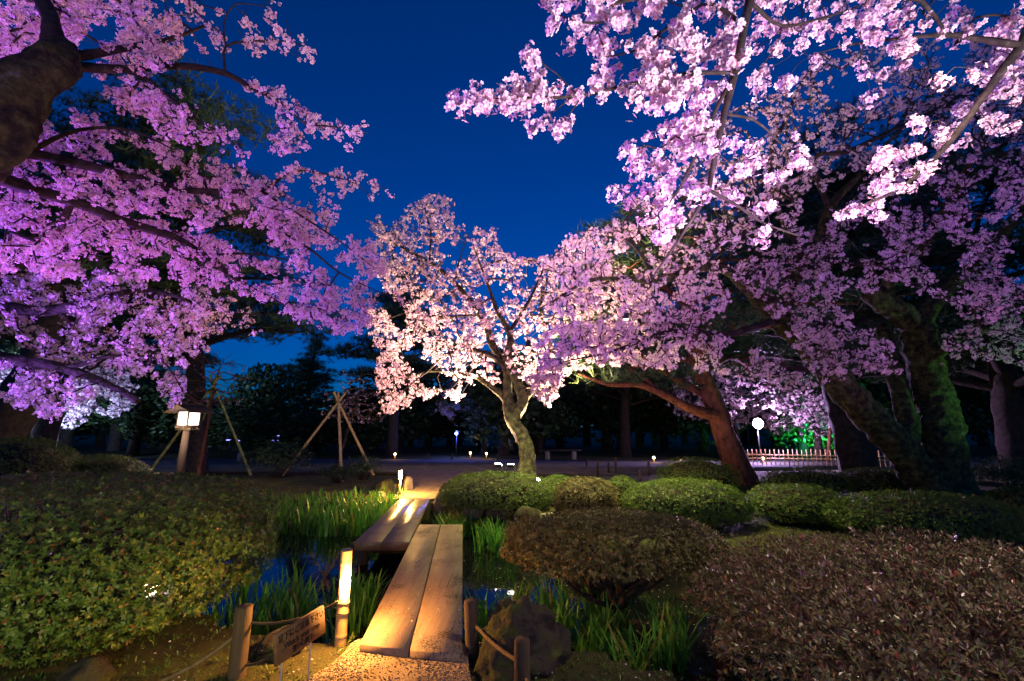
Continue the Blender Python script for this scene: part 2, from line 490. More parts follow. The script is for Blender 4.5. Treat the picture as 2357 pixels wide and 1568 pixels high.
# ------------------------------------------------------------------ plank bridge
ZB = 0.07
br = thing('plank_bridge', 'zigzag bridge of wide wooden planks crossing the pond', 'bridge', (*G(940, 1485)[:2], 0))
def lerp(a, b, t):
    return np.asarray(a) * (1 - t) + np.asarray(b) * t
def plank(nl, nr, fl, fr, thick=0.105):
    q = np.array([nl, nr, fr, fl])[:, :2]
    c = q.mean(0)
    q = c + (q - c) * 0.9995
    ins = 0.012
    d = norm(q - c) * ins
    V0, T0 = prism(q, ZB - thick, ZB - 0.008)
    qi = q - d * 0.7
    n = 4
    V = np.vstack([V0, np.c_[qi, np.full(4, ZB)]])
    T = [t for t in T0 if not (min(t) >= n)]
    for i in range(4):
        j = (i + 1) % 4
        T += [[4 + i, 4 + j, 8 + j], [4 + i, 8 + j, 8 + i]]
    T += [[8, 9, 10], [8, 10, 11]]
    return V, np.array(T)
gap = 0.006
n_l, n_r, f_l, f_r = G(828, 1482, ZB), G(1063, 1506, ZB), G(965, 1207, ZB), G(1064.5, 1207, ZB)
n_m, f_m = G(941, 1496, ZB), G(1014, 1207, ZB)
ux = np.array([1.0, 0, 0])
for q in ((n_l, n_m - ux * gap, f_l, f_m - ux * gap), (n_m + ux * gap, n_r, f_m + ux * gap, f_r)):
    V, T = plank(*q)
    mesh_np('plank', V, T, M['plank'], br)
n_l, n_r, f_l, f_r = G(816, 1247, ZB - 0.012), G(945, 1247, ZB - 0.012), G(921, 1147, ZB - 0.012), G(989, 1147, ZB - 0.012)
ZB -= 0.012
n_r = n_r - ux * 0.02
n_m, f_m = lerp(n_l, n_r, 0.5), lerp(f_l, f_r, 0.5)
for q in ((n_l, n_m - ux * gap, f_l, f_m - ux * gap), (n_m + ux * gap, n_r, f_m + ux * gap, f_r)):
    V, T = plank(*q)
    mesh_np('plank', V, T, M['wetplank'], br)
ZB += 0.012
for (px, y0, w) in ((938, 6.35, 1.45), (985, 7.1, 1.0)):
    x0 = P(px, 1260, y0)[0]
    V, T = box(w, 0.14, 0.12, (x0 - 0.05, y0, ZB - 0.105 - 0.062), bev=0.01)
    mesh_np('cross_beam', V, T, M['darkwood'], br)
    for s in (-0.38, 0.38):
        V, T = tube([(x0 - 0.05 + s * w, y0, -0.7), (x0 - 0.05 + s * w, y0, ZB - 0.22)], [0.075, 0.07], 10)
        mesh_np('support_post', V, T, M['darkwood'], br, smooth=True)

# ------------------------------------------------------------------ stones
def rock(name, label, c, s, seed, mat, flat=0.55, cat='rock', group=None, rz=0.0, nclip=16):
    bm = bmesh.new()
    bmesh.ops.create_icosphere(bm, subdivisions=5 if nclip < 10 else 3, radius=1.0)
    v = np.array([x.co[:] for x in bm.verts])
    t = np.array([[w.index for w in f.verts] for f in bm.faces])
    bm.free()
    k = np.array([1 + 0.42 * nz(q, 0.9, seed) + 0.2 * nz(q, 2.2, seed + 3) for q in v])
    v = v * k[:, None]
    rs = np.random.default_rng(int(seed * 10))
    for d in norm(rs.normal(size=(nclip, 3))):
        h = v @ d
        lim = 0.66 + rs.random() * 0.2
        v = v - np.outer(np.clip(h - lim, 0, None) * 0.85, d)
    v = v * np.array([1 + 0.10 * nz(q, 4.5, seed + 7) + 0.06 * nz(q, 10, seed + 5) + 0.035 * nz(q, 22, seed + 2) for q in v])[:, None] * 1.12
    v = v * np.array(s)
    cs, sn = math.cos(rz), math.sin(rz)
    v = v @ np.array([[cs, sn, 0], [-sn, cs, 0], [0, 0, 1]])
    v = v + np.array([c[0], c[1], c[2]])
    o = thing(name, label, cat, (c[0], c[1], 0), group) if False else mesh_np(name, v, t, mat, None, True)
    return tag(o, label, cat, group)
def rk(px, py, Y, sz, seed, mat, label, rz=0.0, z=None, nclip=16):
    q = P(px, py, Y)
    return rock('garden_stone', label, (q[0], q[1], q[2] if z is None else z), sz, seed, mat, rz=rz, nclip=nclip)
rk(1196, 1520, 3.25, (0.27, 0.24, 0.27), 4.1, M['mossrock'], 'large mossy boulder behind the rope at the plank end', z=0.03, nclip=4)
rk(888, 1128, 10.6, (0.28, 0.25, 0.24), 2.1, M['mossrock'], 'dark wedge stone beside the small lantern at the far bridge end', z=0.07)
rk(938, 1120, 11.1, (0.14, 0.16, 0.30), 3.7, M['stone'], 'upright grey stone behind the small lantern post', z=0.08)
rk(1022, 1152, 9.4, (0.19, 0.2, 0.26), 4.4, M['stone'], 'low tan stone at the foot of the bright green clipped azalea', z=0.0)
rk(875, 1139, 10.2, (0.13, 0.12, 0.12), 5.2, M['stone'], 'small squared stone in front of the dark wedge stone', z=0.0)
for i, (px, py, Y, s, lb) in enumerate([
        (1090, 1195, 8.2, 0.16, 'small pale stone on the far bank behind the iris bed'),
        (1150, 1190, 8.0, 0.20, 'rounded stone half under the bright green clipped azalea'),
        (1215, 1200, 7.6, 0.24, 'dark tall stone between two clipped azaleas by the bank'),
        (1260, 1205, 7.4, 0.17, 'pinkish squat stone below the round brown azalea'),
        (20, 1490, 3.55, 0.2, 'flat grey stone under the spreading green azalea'),
        (640, 1525, 3.35, 0.14, 'small stone behind the wooden notice board'),
        (1110, 1500, 3.55, 0.13, 'pale stone in the water beside the log post'),
        (200, 1545, 3.0, 0.12, 'low mossy stone under the edge of the broad azalea')]):
    q = P(px, py, Y)
    rock('garden_stone', lb, (q[0], q[1], 0.02 if i not in (6,) else -0.2), (s * 1.2, s, s * 0.8), 6.0 + i * 1.7, M['stone'] if i in (0, 3, 6) else M['mossrock'])

# ------------------------------------------------------------------ posts, ropes, notice board
def log_post(label, base, top, r):
    o = thing('log_post', label, 'post', base)
    pts = spline([(*base, r * 1.05), (*lerp(base, top, 0.5), r), (*top, r * 0.97)], 0.08)
    e = norm(np.asarray(top) - np.asarray(base))
    pts = np.vstack([pts, np.r_[np.asarray(top) + e * 0.006, r * 0.9], np.r_[np.asarray(top) + e * 0.009, r * 0.7]])
    V, T = tube(pts[:, :3], pts[:, 3], 16, True, 0.08, base[0] * 9)
    mesh_np('post_shaft', V, T, M['logpost'], o, True)
    return o
def post_px(label, px, top_py, Y, r, zb=-0.15, lean=0.0):
    t = P(px, top_py, Y)
    return log_post(label, np.array([t[0] - lean, t[1], zb]), t, r), t
_, pA = post_px('dark log post in front of the pond rope, by the notice board', 562, 1397, 3.05, 0.052)
_, pB = post_px('slim log post standing against the edge of the bridge plank', 1082, 1384, 3.3, 0.045, lean=-0.03)
_, pC = post_px('short log post in front of the mossy boulder', 1201, 1474, 2.75, 0.045)
def rope(label, a, b, sag, r, mat):
    a, b = np.asarray(a, float), np.asarray(b, float)
    t = np.linspace(0, 1, 26)[:, None]
    pts = a + (b - a) * t - np.array([[0, 0, 1.0]]) * sag * 4 * t * (1 - t)
    V, T = tube(pts, r, 7)
    return tag(mesh_np('rope', V, T, mat, None, True), label, 'rope')
lampX = P(788, 1385, 3.25)
rope('straw rope strung from the dark log post to the bamboo lamp', pA + [0.03, 0, -0.09], lampX + [-0.03, 0, 0.0], 0.05, 0.009, M['darkrope'])
rope('straw rope running from the dark log post down along the mossy bank', pA + [-0.03, 0, -0.16], P(340, 1580, 2.75), 0.03, 0.011, M['rope'])
rope('black cord between the dark log post and the notice board', pA + [0.03, 0, -0.33], P(640, 1500, 3.0), 0.02, 0.008, M['darkrope'])
rope('pale straw rope tied from the slim log post to the short log post', pB + [0.03, 0, -0.14], pC + [-0.03, 0, -0.1], 0.02, 0.011, M['rope'])
rope('straw rope hanging from the short log post toward the path', pC + [0.02, -0.03, -0.17], P(1222, 1600, 2.45), 0.0, 0.009, M['rope'])

# notice board: bottom edge and height measured from the photograph, board faces the bridge landing
sb0, sb1 = P(634, 1528, 2.62), P(746, 1462, 3.02)
sb0[2] = sb1[2] = (sb0[2] + sb1[2]) / 2
u = norm(sb1 - sb0)
L = np.linalg.norm(sb1 - sb0)
H = 0.155
tilt = norm(np.array([-u[1], u[0], 0]) * 0.18 + np.array([0, 0, 1.0]))
nrm = np.cross(u, tilt)
Rb = np.stack([u, tilt, nrm], axis=1)
cen = (sb0 + sb1) / 2 + tilt * H / 2
sign = thing('notice_board', 'small wooden notice board reading watch your step on two thin white stakes', 'sign', (cen[0], cen[1], 0))
V, T = box(L, H, 0.022, cen, 0.0, 0.003, Rb)
board = mesh_np('board', V, T, M['signwood'], sign)
def text_mesh(name, body, size, off, parent, extrude=0.001):
    cu = bpy.data.curves.new(name, 'FONT')
    cu.body = body
    cu.size = size
    cu.align_x = 'CENTER'
    cu.align_y = 'CENTER'
    cu.extrude = extrude
    cu.offset = size * 0.012
    tmp = bpy.data.objects.new(name, cu)
    COL.objects.link(tmp)
    dg = bpy.context.evaluated_depsgraph_get()
    me = bpy.data.meshes.new_from_object(tmp.evaluated_get(dg))
    bpy.data.objects.remove(tmp)
    m4 = Matrix([[*Rb[0], 0], [*Rb[1], 0], [*Rb[2], 0], [0, 0, 0, 1]])
    c = cen + u * off[0] + tilt * off[1] + nrm * 0.0125
    me.transform(Matrix.Translation(c) @ m4)
    me.materials.clear()
    me.materials.append(M['ink'])
    return link(name, me, parent)
text_mesh('lettering', '足下にご注意下さい', L * 0.104, (0.0, H * 0.25), board)
text_mesh('lettering', 'Watch your step', L * 0.105, (0.0, -H * 0.05), board)
text_mesh('lettering', '请小心脚下', L * 0.088, (0.0, -H * 0.31), board)
for f in (-0.28, 0.3):
    q = cen + u * L * f - nrm * 0.016
    V, T = tube([q + tilt * 0.03, (q[0], q[1], -0.05)], [0.005, 0.005], 8)
    mesh_np('stake', V, T, M['whitepaint'], sign, True)

# ------------------------------------------------------------------ lamps
def light_at(name, kind, loc, color, power, parent=None, size=0.05, target=None, angle=90, blend=0.5):
    d = bpy.data.lights.new(name, kind)
    d.color = color
    d.energy = power
    if kind != 'SUN':
        d.shadow_soft_size = size
    if kind == 'SPOT':
        d.spot_size = R(angle)
        d.spot_blend = blend
    o = bpy.data.objects.new(name, d)
    COL.objects.link(o)
    o.location = [float(c) for c in loc]
    if target is not None:
        o.rotation_euler = (Vector([float(c) for c in target]) - Vector([float(c) for c in loc])).to_track_quat('-Z', 'Y').to_euler()
    if parent is not None:
        o.parent = parent
        o.matrix_parent_inverse = Matrix.Translation(parent.location).inverted()
    return o

# bamboo lamp by the landing: a cane with a slanted window cut in the side facing the planks
lb, lt = G(783, 1480), P(792, 1292, 3.42)
lt = np.array([lb[0] + 0.004, lb[1], 0.62])
lamp = thing('bamboo_lamp', 'thick bamboo cane lamp with a glowing slot beside the plank bridge', 'lamp', lb)
rB = 0.041
face = norm(np.array([0.62, -0.78, 0]))
side = np.array([-face[1], face[0], 0])
zs = np.linspace(-0.05, 0.62, 68)
an = np.linspace(0, 2 * math.pi, 36, endpoint=False)
V, T = [], []
for z in zs:
    rr = rB * (1.0 + 0.05 * math.exp(-((z - 0.26) / 0.008) ** 2) + 0.05 * math.exp(-((z - 0.53) / 0.008) ** 2) + 0.05 * math.exp(-((z - 0.05) / 0.008) ** 2))
    for b_ in an:
        V.append(lb * [1, 1, 0] + (face * math.cos(b_) + side * math.sin(b_)) * rr + np.array([0, 0, z]))
def in_slot(z, b_):
    b_ = (b_ + math.pi) % (2 * math.pi) - math.pi
    return 0.30 < z < 0.50 and abs(b_) < 0.95 * min(1, (z - 0.29) / 0.03, (0.51 - z) / 0.06)
n = len(an)
for i in range(len(zs) - 1):
    for j in range(n):
        if in_slot((zs[i] + zs[i + 1]) / 2, an[j] + math.pi / n):
            continue
        k = (j + 1) % n
        a, b_, c, d = i * n + j, i * n + k, (i + 1) * n + k, (i + 1) * n + j
        T += [[a, b_, c], [a, c, d]]
cane = mesh_np('cane', np.array(V), np.array(T), M['bamboo'], lamp, True)
so = cane.modifiers.new('wall', 'SOLIDIFY')
so.thickness = 0.005
V, T = tube([lb * [1, 1, 0] + [0, 0, 0.618], lb * [1, 1, 0] + [0, 0, 0.60]], [0.036, 0.036], 24)
mesh_np('cane_diaphragm', V, T, M['bamboo'], cane)
V, T = tube([lb * [1, 1, 0] + [0, 0, 0.285], lb * [1, 1, 0] + [0, 0, 0.515]], [0.022, 0.022], 16)
mesh_np('glowing_tube', V, T, M['glow_amber'], lamp, True)
for z in (0.265, 0.20):
    a_ = np.linspace(0, 2 * math.pi, 25)
    V, T = tube([lb * [1, 1, 0] + np.array([math.cos(q) * 0.045, math.sin(q) * 0.045, z + 0.004 * math.sin(3 * q)]) for q in a_], 0.0035, 6)
    mesh_np('binding', V, T, M['darkrope'], cane, True)
light_at('bamboo_lamp_light', 'POINT', lb * [1, 1, 0] + face * 0.075 + [0, 0, 0.40], (1.0, 0.42, 0.09), 115.0, lamp, 0.03)

# small lantern at the far bridge end, and its kin along the far path
def path_lantern(label, base, h, mat, group, power=0.0, color=(1, 0.6, 0.2), headr=0.042, cat='lantern'):
    o = thing('path_lantern', label, cat, base, group)
    base = np.asarray(base, float)
    V, T = tube([base + [0, 0, -0.05], base + [0, 0, h * 0.66]], [0.02, 0.02], 10)
    mesh_np('cane', V, T, M['bamboo'], o, True)
    zz = np.linspace(h * 0.64, h * 0.96, 9)
    V, T = tube([base + [0, 0, z] for z in zz], [headr * (0.55 + 0.45 * math.sin(math.pi * (0.25 + 0.6 * i / 8))) for i in range(9)], 14)
    mesh_np('glowing_shade', V, T, mat, o, True)
    V, T = tube([base + [0, 0, h * 0.955], base + [0, 0, h * 0.975], base + [0, 0, h]], [headr * 1.1, headr * 0.9, 0.012], 14)
    mesh_np('cap', V, T, M['darkwood'], o, True)
    if power:
        light_at('lantern_light', 'POINT', base + [0.10, -0.10, h * 0.84], color, power, o, 0.04)
    return o
fl = G(919, 1142)
path_lantern('slender bamboo lantern with a bright flame shade at the far bridge end', fl, 0.58, emit('glow_flame', (1.0, 0.72, 0.22), 45.0), None, 210.0, (1.0, 0.52, 0.13))
for i, (px, py, Y) in enumerate([(908, 1062, 22), (1082, 1052, 23), (1119, 1053, 22.5), (1505, 1066, 19.5), (1756, 1060, 19), (2337, 1060, 17)]):
    q = P(px, py, Y)
    path_lantern('small warm lantern glowing on a low cane along the far path', (q[0], q[1], 0), max(0.3, q[2] / 0.8), M['glow_amber'], 'small lanterns along the far path', 6.0, (1, 0.55, 0.2), 0.05)

# roofed wooden lantern on a thick log
lq = P(413, 1095, 11.6)
lan = thing('roofed_lantern', 'gabled wooden lantern with lit white paper panes on a thick grey log', 'lantern', (lq[0], lq[1], 0))
B = np.array([lq[0], lq[1], 0])
zt = P(425, 990, 11.6)[2]
V, T = tube([B + [0, 0, -0.1], B + [0.0, 0, zt * 0.5], B + [0.02, 0, zt]], [0.095, 0.088, 0.08], 16, True, 0.04)
mesh_np('log_column', V, T, M['greypost'], lan, True)
hw, hh = 0.165, 0.36
B2 = B + [0.03, 0, zt]
rz = R(-14)
def lbox(sx, sy, sz, x, y, z, bev=0.006):
    c, s = math.cos(rz), math.sin(rz)
    return box(sx, sy, sz, B2 + [c * x - s * y, s * x + c * y, z], rz, bev)
for y in (-0.11, 0.11):
    V, T = lbox(0.5, 0.06, 0.06, 0, y, 0.03)
    mesh_np('bracket_beam', V, T, M['darkwood'], lan)
for x in (-0.13, 0.13):
    V, T = lbox(0.06, 0.46, 0.06, x, 0, 0.085)
    mesh_np('bracket_beam', V, T, M['darkwood'], lan)
for x in (-hw, hw):
    for y in (-hw, hw):
        V, T = lbox(0.04, 0.04, hh, x, y, 0.115 + hh / 2)
        mesh_np('corner_post', V, T, M['darkwood'], lan)
for (x, y, sx, sy) in ((0, -hw, 2 * hw - 0.04, 0.008), (0, hw, 2 * hw - 0.04, 0.008), (-hw, 0, 0.008, 2 * hw - 0.04), (hw, 0, 0.008, 2 * hw - 0.04)):
    V, T = lbox(sx, sy, hh - 0.03, x, y, 0.115 + hh / 2, 0)
    pane = mesh_np('paper_pane', V, T, M['glow_paper'], lan)
    for k in (-0.1, 0.1):
        if sx > sy:
            V, T = lbox(sx, 0.012, 0.012, x, y * 1.035, 0.115 + hh / 2 + k, 0)
        else:
            V, T = lbox(0.012, sy, 0.012, x * 1.035, y, 0.115 + hh / 2 + k, 0)
        mesh_np('lattice_bar', V, T, M['darkwood'], pane)
for s in (-1, 1):
    c, sn = math.cos(R(26) * s), math.sin(R(26) * s)
    Rr = np.array([[c, 0, sn], [0, 1, 0], [-sn, 0, c]])
    c2, s2 = math.cos(rz), math.sin(rz)
    off = np.array([s * 0.21, 0, 0.115 + hh + 0.075])
    V, T = box(0.50, 0.74, 0.028, B2 + [c2 * off[0], s2 * off[0], off[2]], rz, 0.006, Rr)
    mesh_np('roof_slope', V, T, M['darkwood'], lan)
V, T = lbox(0.07, 0.78, 0.05, 0, 0, 0.115 + hh + 0.185)
mesh_np('ridge_beam', V, T, M['darkwood'], lan)
light_at('lantern_light', 'POINT', B2 + [0.14, -0.62, 0.08], (1.0, 0.66, 0.38), 100.0, lan, 0.15)

# stone control box beside the lantern
sq = P(366, 1086, 11.2)
sbx = thing('stone_box', 'squat stone cabinet with a slab lid beside the roofed lantern', 'cabinet', (sq[0], sq[1], 0))
V, T = box(0.38, 0.34, 0.36, (sq[0], sq[1], 0.17), R(-12), 0.012)
mesh_np('body', V, T, M['concrete'], sbx)
V, T = box(0.47, 0.43, 0.05, (sq[0], sq[1], 0.375), R(-12), 0.012)
mesh_np('lid', V, T, M['concrete'], sbx)
V, T = box(0.05, 0.012, 0.2, (sq[0] + 0.02, sq[1] - 0.172, 0.17), R(-12), 0.002)
mesh_np('door_slot', V, T, M['metal'], sbx)
V, T = box(0.07, 0.01, 0.025, (sq[0] + 0.06, sq[1] - 0.165, 0.3), R(-12), 0.002)
mesh_np('name_plate', V, T, M['whitepaint'], sbx)

# floodlights: fittings on the ground, some added unseen; each holds its own lamp
def floodlight(label, loc, target, color, power, mat, angle=100, blend=0.6, stand=0.12, scale=1.0, size=0.12, group=None, spot=True):
    loc = np.asarray(loc, float)
    d = norm(np.asarray(target, float) - loc)
    o = thing('floodlight', label, 'floodlight', (loc[0], loc[1], max(0, loc[2] - stand)), group)
    Rm = frames(d[None])[0]
    w, h, t = 0.30 * scale, 0.22 * scale, 0.09 * scale
    V, T = box(w, h, t, loc - d * t * 0.5, 0, 0.012, Rm)
    hs = mesh_np('housing', V, T, M['metal'], o)
    V, T = box(w * 0.86, h * 0.82, 0.006, loc + d * 0.005, 0, 0, Rm)
    mesh_np('lens', V, T, mat, hs)
    for s in (-1, 1):
        e = loc + Rm[:, 0] * s * (w / 2 + 0.012)
        f = np.array([loc[0], loc[1], loc[2] - stand]) + Rm[:, 0] * s * 0.05
        V, T = tube([e - d * t * 0.5, lerp(e, f, 0.6), f], [0.01] * 3, 8)
        mesh_np('yoke_arm', V, T, M['metal'], o, True)
    V, T = tube([(loc[0], loc[1], loc[2] - stand - 0.02), (loc[0], loc[1], loc[2] - stand + 0.02)], [0.09 * scale] * 2, 14)
    mesh_np('base_plate', V, T, M['metal'], o)
    if spot:
        light_at('flood_lamp', 'SPOT', loc + d * 0.06, color, power, o, size, target, angle, blend)
    return o
WARM = (1.0, 0.80, 0.58)
for fx, fy in ((-0.26, 8.75), (-0.02, 8.6)):
    floodlight('compact floodlight half sunk in the clipped azalea below the glowing cherry', (fx, fy, 0.80), P(1190, 780, 10.2), WARM, 50.0, M['glow_white'], 172, 0.15, 0.5, 0.45, 0.06, 'floodlights in the azalea')
floodlight('floodlight on the lawn behind the glowing cherry, aimed up through its crown', (0.6, 10.9, 0.28), (0.2, 10.2, 3.4), (1.0, 0.68, 0.40), 14500.0, M['glow_white'], 104, 0.6, 0.2, 0.8)
floodlight('floodlight tucked behind the curved trunk of the glowing cherry', (-0.55, 11.0, 0.28), P(1040, 740, 10.0), (1.0, 0.56, 0.38), 4000.0, M['glow_white'], 110, 0.5, 0.2, 0.8)
floodlight('white floodlight on the bank behind the landing, aimed at the hanging cherry sprays', (1.75, 0.15, 0.35), P(1800, 130, 2.05), (1.0, 0.80, 1.0), 1750.0, M['glow_white'], 78, 0.6, 0.2)
floodlight('violet floodlight at the pond end beyond the leaning mossy cherry, aimed up its limbs', (-7.4, 3.3, 0.4), P(330, 420, 3.6), (0.34, 0.11, 1.0), 3600.0, M['glow_violet'], 110, 0.7, 0.2)
floodlight('magenta floodlight at the pond end beyond the leaning mossy cherry', (-6.0, 3.9, 0.35), P(350, 300, 3.2), (1.0, 0.16, 0.85), 420.0, M['glow_white'], 110, 0.7, 0.2)
floodlight('pink floodlight on the bank behind the landing, aimed at the mossy cherry', (-1.4, -1.2, 0.35), P(560, 280, 3.6), (0.86, 0.40, 1.0), 560.0, M['glow_white'], 70, 0.9, 0.2)
floodlight('green floodlight on the lawn beside the twin trunked cherry', (12.6, 6.6, 0.5), P(2170, 840, 9.0), (0.30, 1.0, 0.18), 620.0, M['glow_green'], 46, 0.9, 0.3)
floodlight('violet floodlight on the lawn in front of the twin trunked cherry', (8.6, 4.6, 0.3), P(1900, 380, 6.6), (0.85, 0.30, 1.0), 480.0, M['glow_white'], 100, 0.8, 0.2)
floodlight('added violet floodlight behind the landing, colouring the limbs over the azaleas', (1.0, -1.0, 0.4), P(1450, 640, 6.0), (0.72, 0.26, 1.0), 1500.0, M['glow_violet'], 44, 0.9, 0.2)  # unseen lamp added to turn these limbs violet
floodlight('added low warm floodlight beside the landing to light the broad spreading azalea', (-0.7, -1.0, 0.75), (-2.9, 3.7, 0.85), (1.0, 0.88, 0.38), 560.0, M['glow_amber'], 42, 0.7, 0.5, 0.6)  # unseen lamp added to brighten the broad azalea

def added_downlight(label, loc, target, color, power, angle):  # lamps added in the trees to light the azaleas from above
    loc = np.asarray(loc, float)
    o = thing('added_hanging_lamp', label, 'lamp', loc)
    V, T = tube([loc + [0, 0, 0.16], loc + [0, 0, 0.15], loc + [0, 0, 0.02], loc], [0.02, 0.05, 0.07, 0.07], 16)
    sh = mesh_np('shade', V, T, M['metal'], o, True)
    V, T = tube([loc + [0, 0, -0.004], loc + [0, 0, -0.012]], [0.055, 0.045], 16)
    mesh_np('lens', V, T, M['glow_amber'], sh, True)
    V, T = tube([loc + [0, 0, 0.15], loc + [0.01, 0, 0.5]], [0.006, 0.006], 6)
    mesh_np('cable', V, T, M['metal'], o, True)
    light_at('added_hanging_light', 'SPOT', loc + [0, 0, -0.03], color, power, o, 0.06, target, angle, 0.8)
added_downlight('small added lamp hung among blossoms to light the row of clipped azaleas', P(1440, 735, 8.2), P(1440, 735, 8.2) * [1, 1, 0] + [0.1, -0.3, 0], (1.0, 0.90, 0.30), 1150.0, 128)
added_downlight('small added lamp hung among blossoms to light the bright green azalea', P(1215, 800, 8.9), P(1215, 800, 8.9) * [1, 1, 0] + [-0.3, -0.2, 0], (1.0, 0.90, 0.30), 420.0, 95)
added_downlight('small added lamp hung on the spray to light the wind blown azalea', (2.4, 1.5, 3.9), (1.9, 3.3, 0.3), (1.0, 0.72, 0.58), 480.0, 76)

# ------------------------------------------------------------------ flower templates
def flower(k, lod):
    """one five-petalled flower facing +z, unit radius"""
    V, T, H_ = [], [], []
    for p in range(5):
        a = p * 2 * math.pi / 5
        ca, sa = math.cos(a), math.sin(a)
        if lod == 0:
            q = [(0.0, 0.0, 0.0, 1.0), (0.55, -0.36, 0.16, 0.25), (0.98, -0.20, 0.30, 0.0), (0.90, 0.0, 0.26, 0.0), (0.98, 0.20, 0.30, 0.0), (0.55, 0.36, 0.16, 0.25)]
            f = [(0, 1, 3), (1, 2, 3), (0, 3, 5), (3, 4, 5)]
        elif lod == 1:
            q = [(0.0, 0.0, 0.0, 1.0), (0.65, -0.38, 0.18, 0.1), (1.0, 0.0, 0.28, 0.0), (0.65, 0.38, 0.18, 0.1)]
            f = [(0, 1, 2), (0, 2, 3)]
        else:
            q = [(0.0, 0.0, 0.0, 0.8), (0.9, -0.42, 0.22, 0.0), (0.9, 0.42, 0.22, 0.0)]
            f = [(0, 1, 2)]
        b = len(V)
        for (x, y, z, h) in q:
            V.append((x * ca - y * sa, x * sa + y * ca, z))
            H_.append(h)
        T += [(b + i, b + j, b + l) for i, j, l in f]
    return np.array(V), np.array(T), np.array(H_)
def cluster_template(nf, lod, seed, fr=0.36, squash=0.85):
    """a ball of flowers about unit radius, hanging from its top"""
    rng = np.random.default_rng(seed)
    fv, ft, fh = flower(5, lod)
    i = np.arange(nf) + 0.5
    ph = np.arccos(1 - 2 * i / nf * 0.93)
    th = math.pi * (1 + 5 ** 0.5) * i
    d = np.c_[np.cos(th) * np.sin(ph), np.sin(th) * np.sin(ph), -np.cos(ph)]
    d = norm(d + rng.normal(size=d.shape) * 0.22)
    ax = norm(rng.normal(size=3))
    pos = d * (0.42 + 0.72 * rng.random((nf, 1)) ** 1.3)
    pos = (pos + np.outer(pos @ ax, ax) * 0.45) * np.array([1, 1, squash])
    face = norm(d + rng.normal(size=d.shape) * 0.45)
    V, T = scatter(fv, ft, pos, frames(face, rng.random(nf) * 6.28), fr * (0.85 + 0.3 * rng.random(nf)))
    tint = np.repeat(rng.random(nf), len(fv))
    H_ = np.tile(fh, nf)
    if lod < 2:          # flower stalks gathering at the twig
        top = np.array([0, 0, 0.62])
        for p, d_ in zip(pos, d):
            b0 = len(V)
            s_ = norm(np.cross(p - top, [0.3, 1, 0.2])) * 0.022
            V = np.vstack([V, [top, p + s_ - d_ * 0.03, p - s_ - d_ * 0.03]])
            T = np.vstack([T, [[b0, b0 + 1, b0 + 2]]])
            H_ = np.r_[H_, 0.8, 0.9, 0.9]
            tint = np.r_[tint, 0.5, 0.5, 0.5]
    return V, T, H_, tint
TEMPL = {0: [cluster_template(14 + 2 * s, 0, s, 0.37, 0.7 + 0.1 * s) for s in range(5)], 1: [cluster_template(8 + s, 1, 20 + s, 0.42, 0.7 + 0.1 * s) for s in range(5)], 2: [cluster_template(5 + s % 4, 2, 40 + s, 0.52, 0.7 + 0.1 * s) for s in range(5)], 3: [cluster_template(7 + s % 4, 2, 60 + s, 0.46, 0.7 + 0.1 * s) for s in range(5)]}

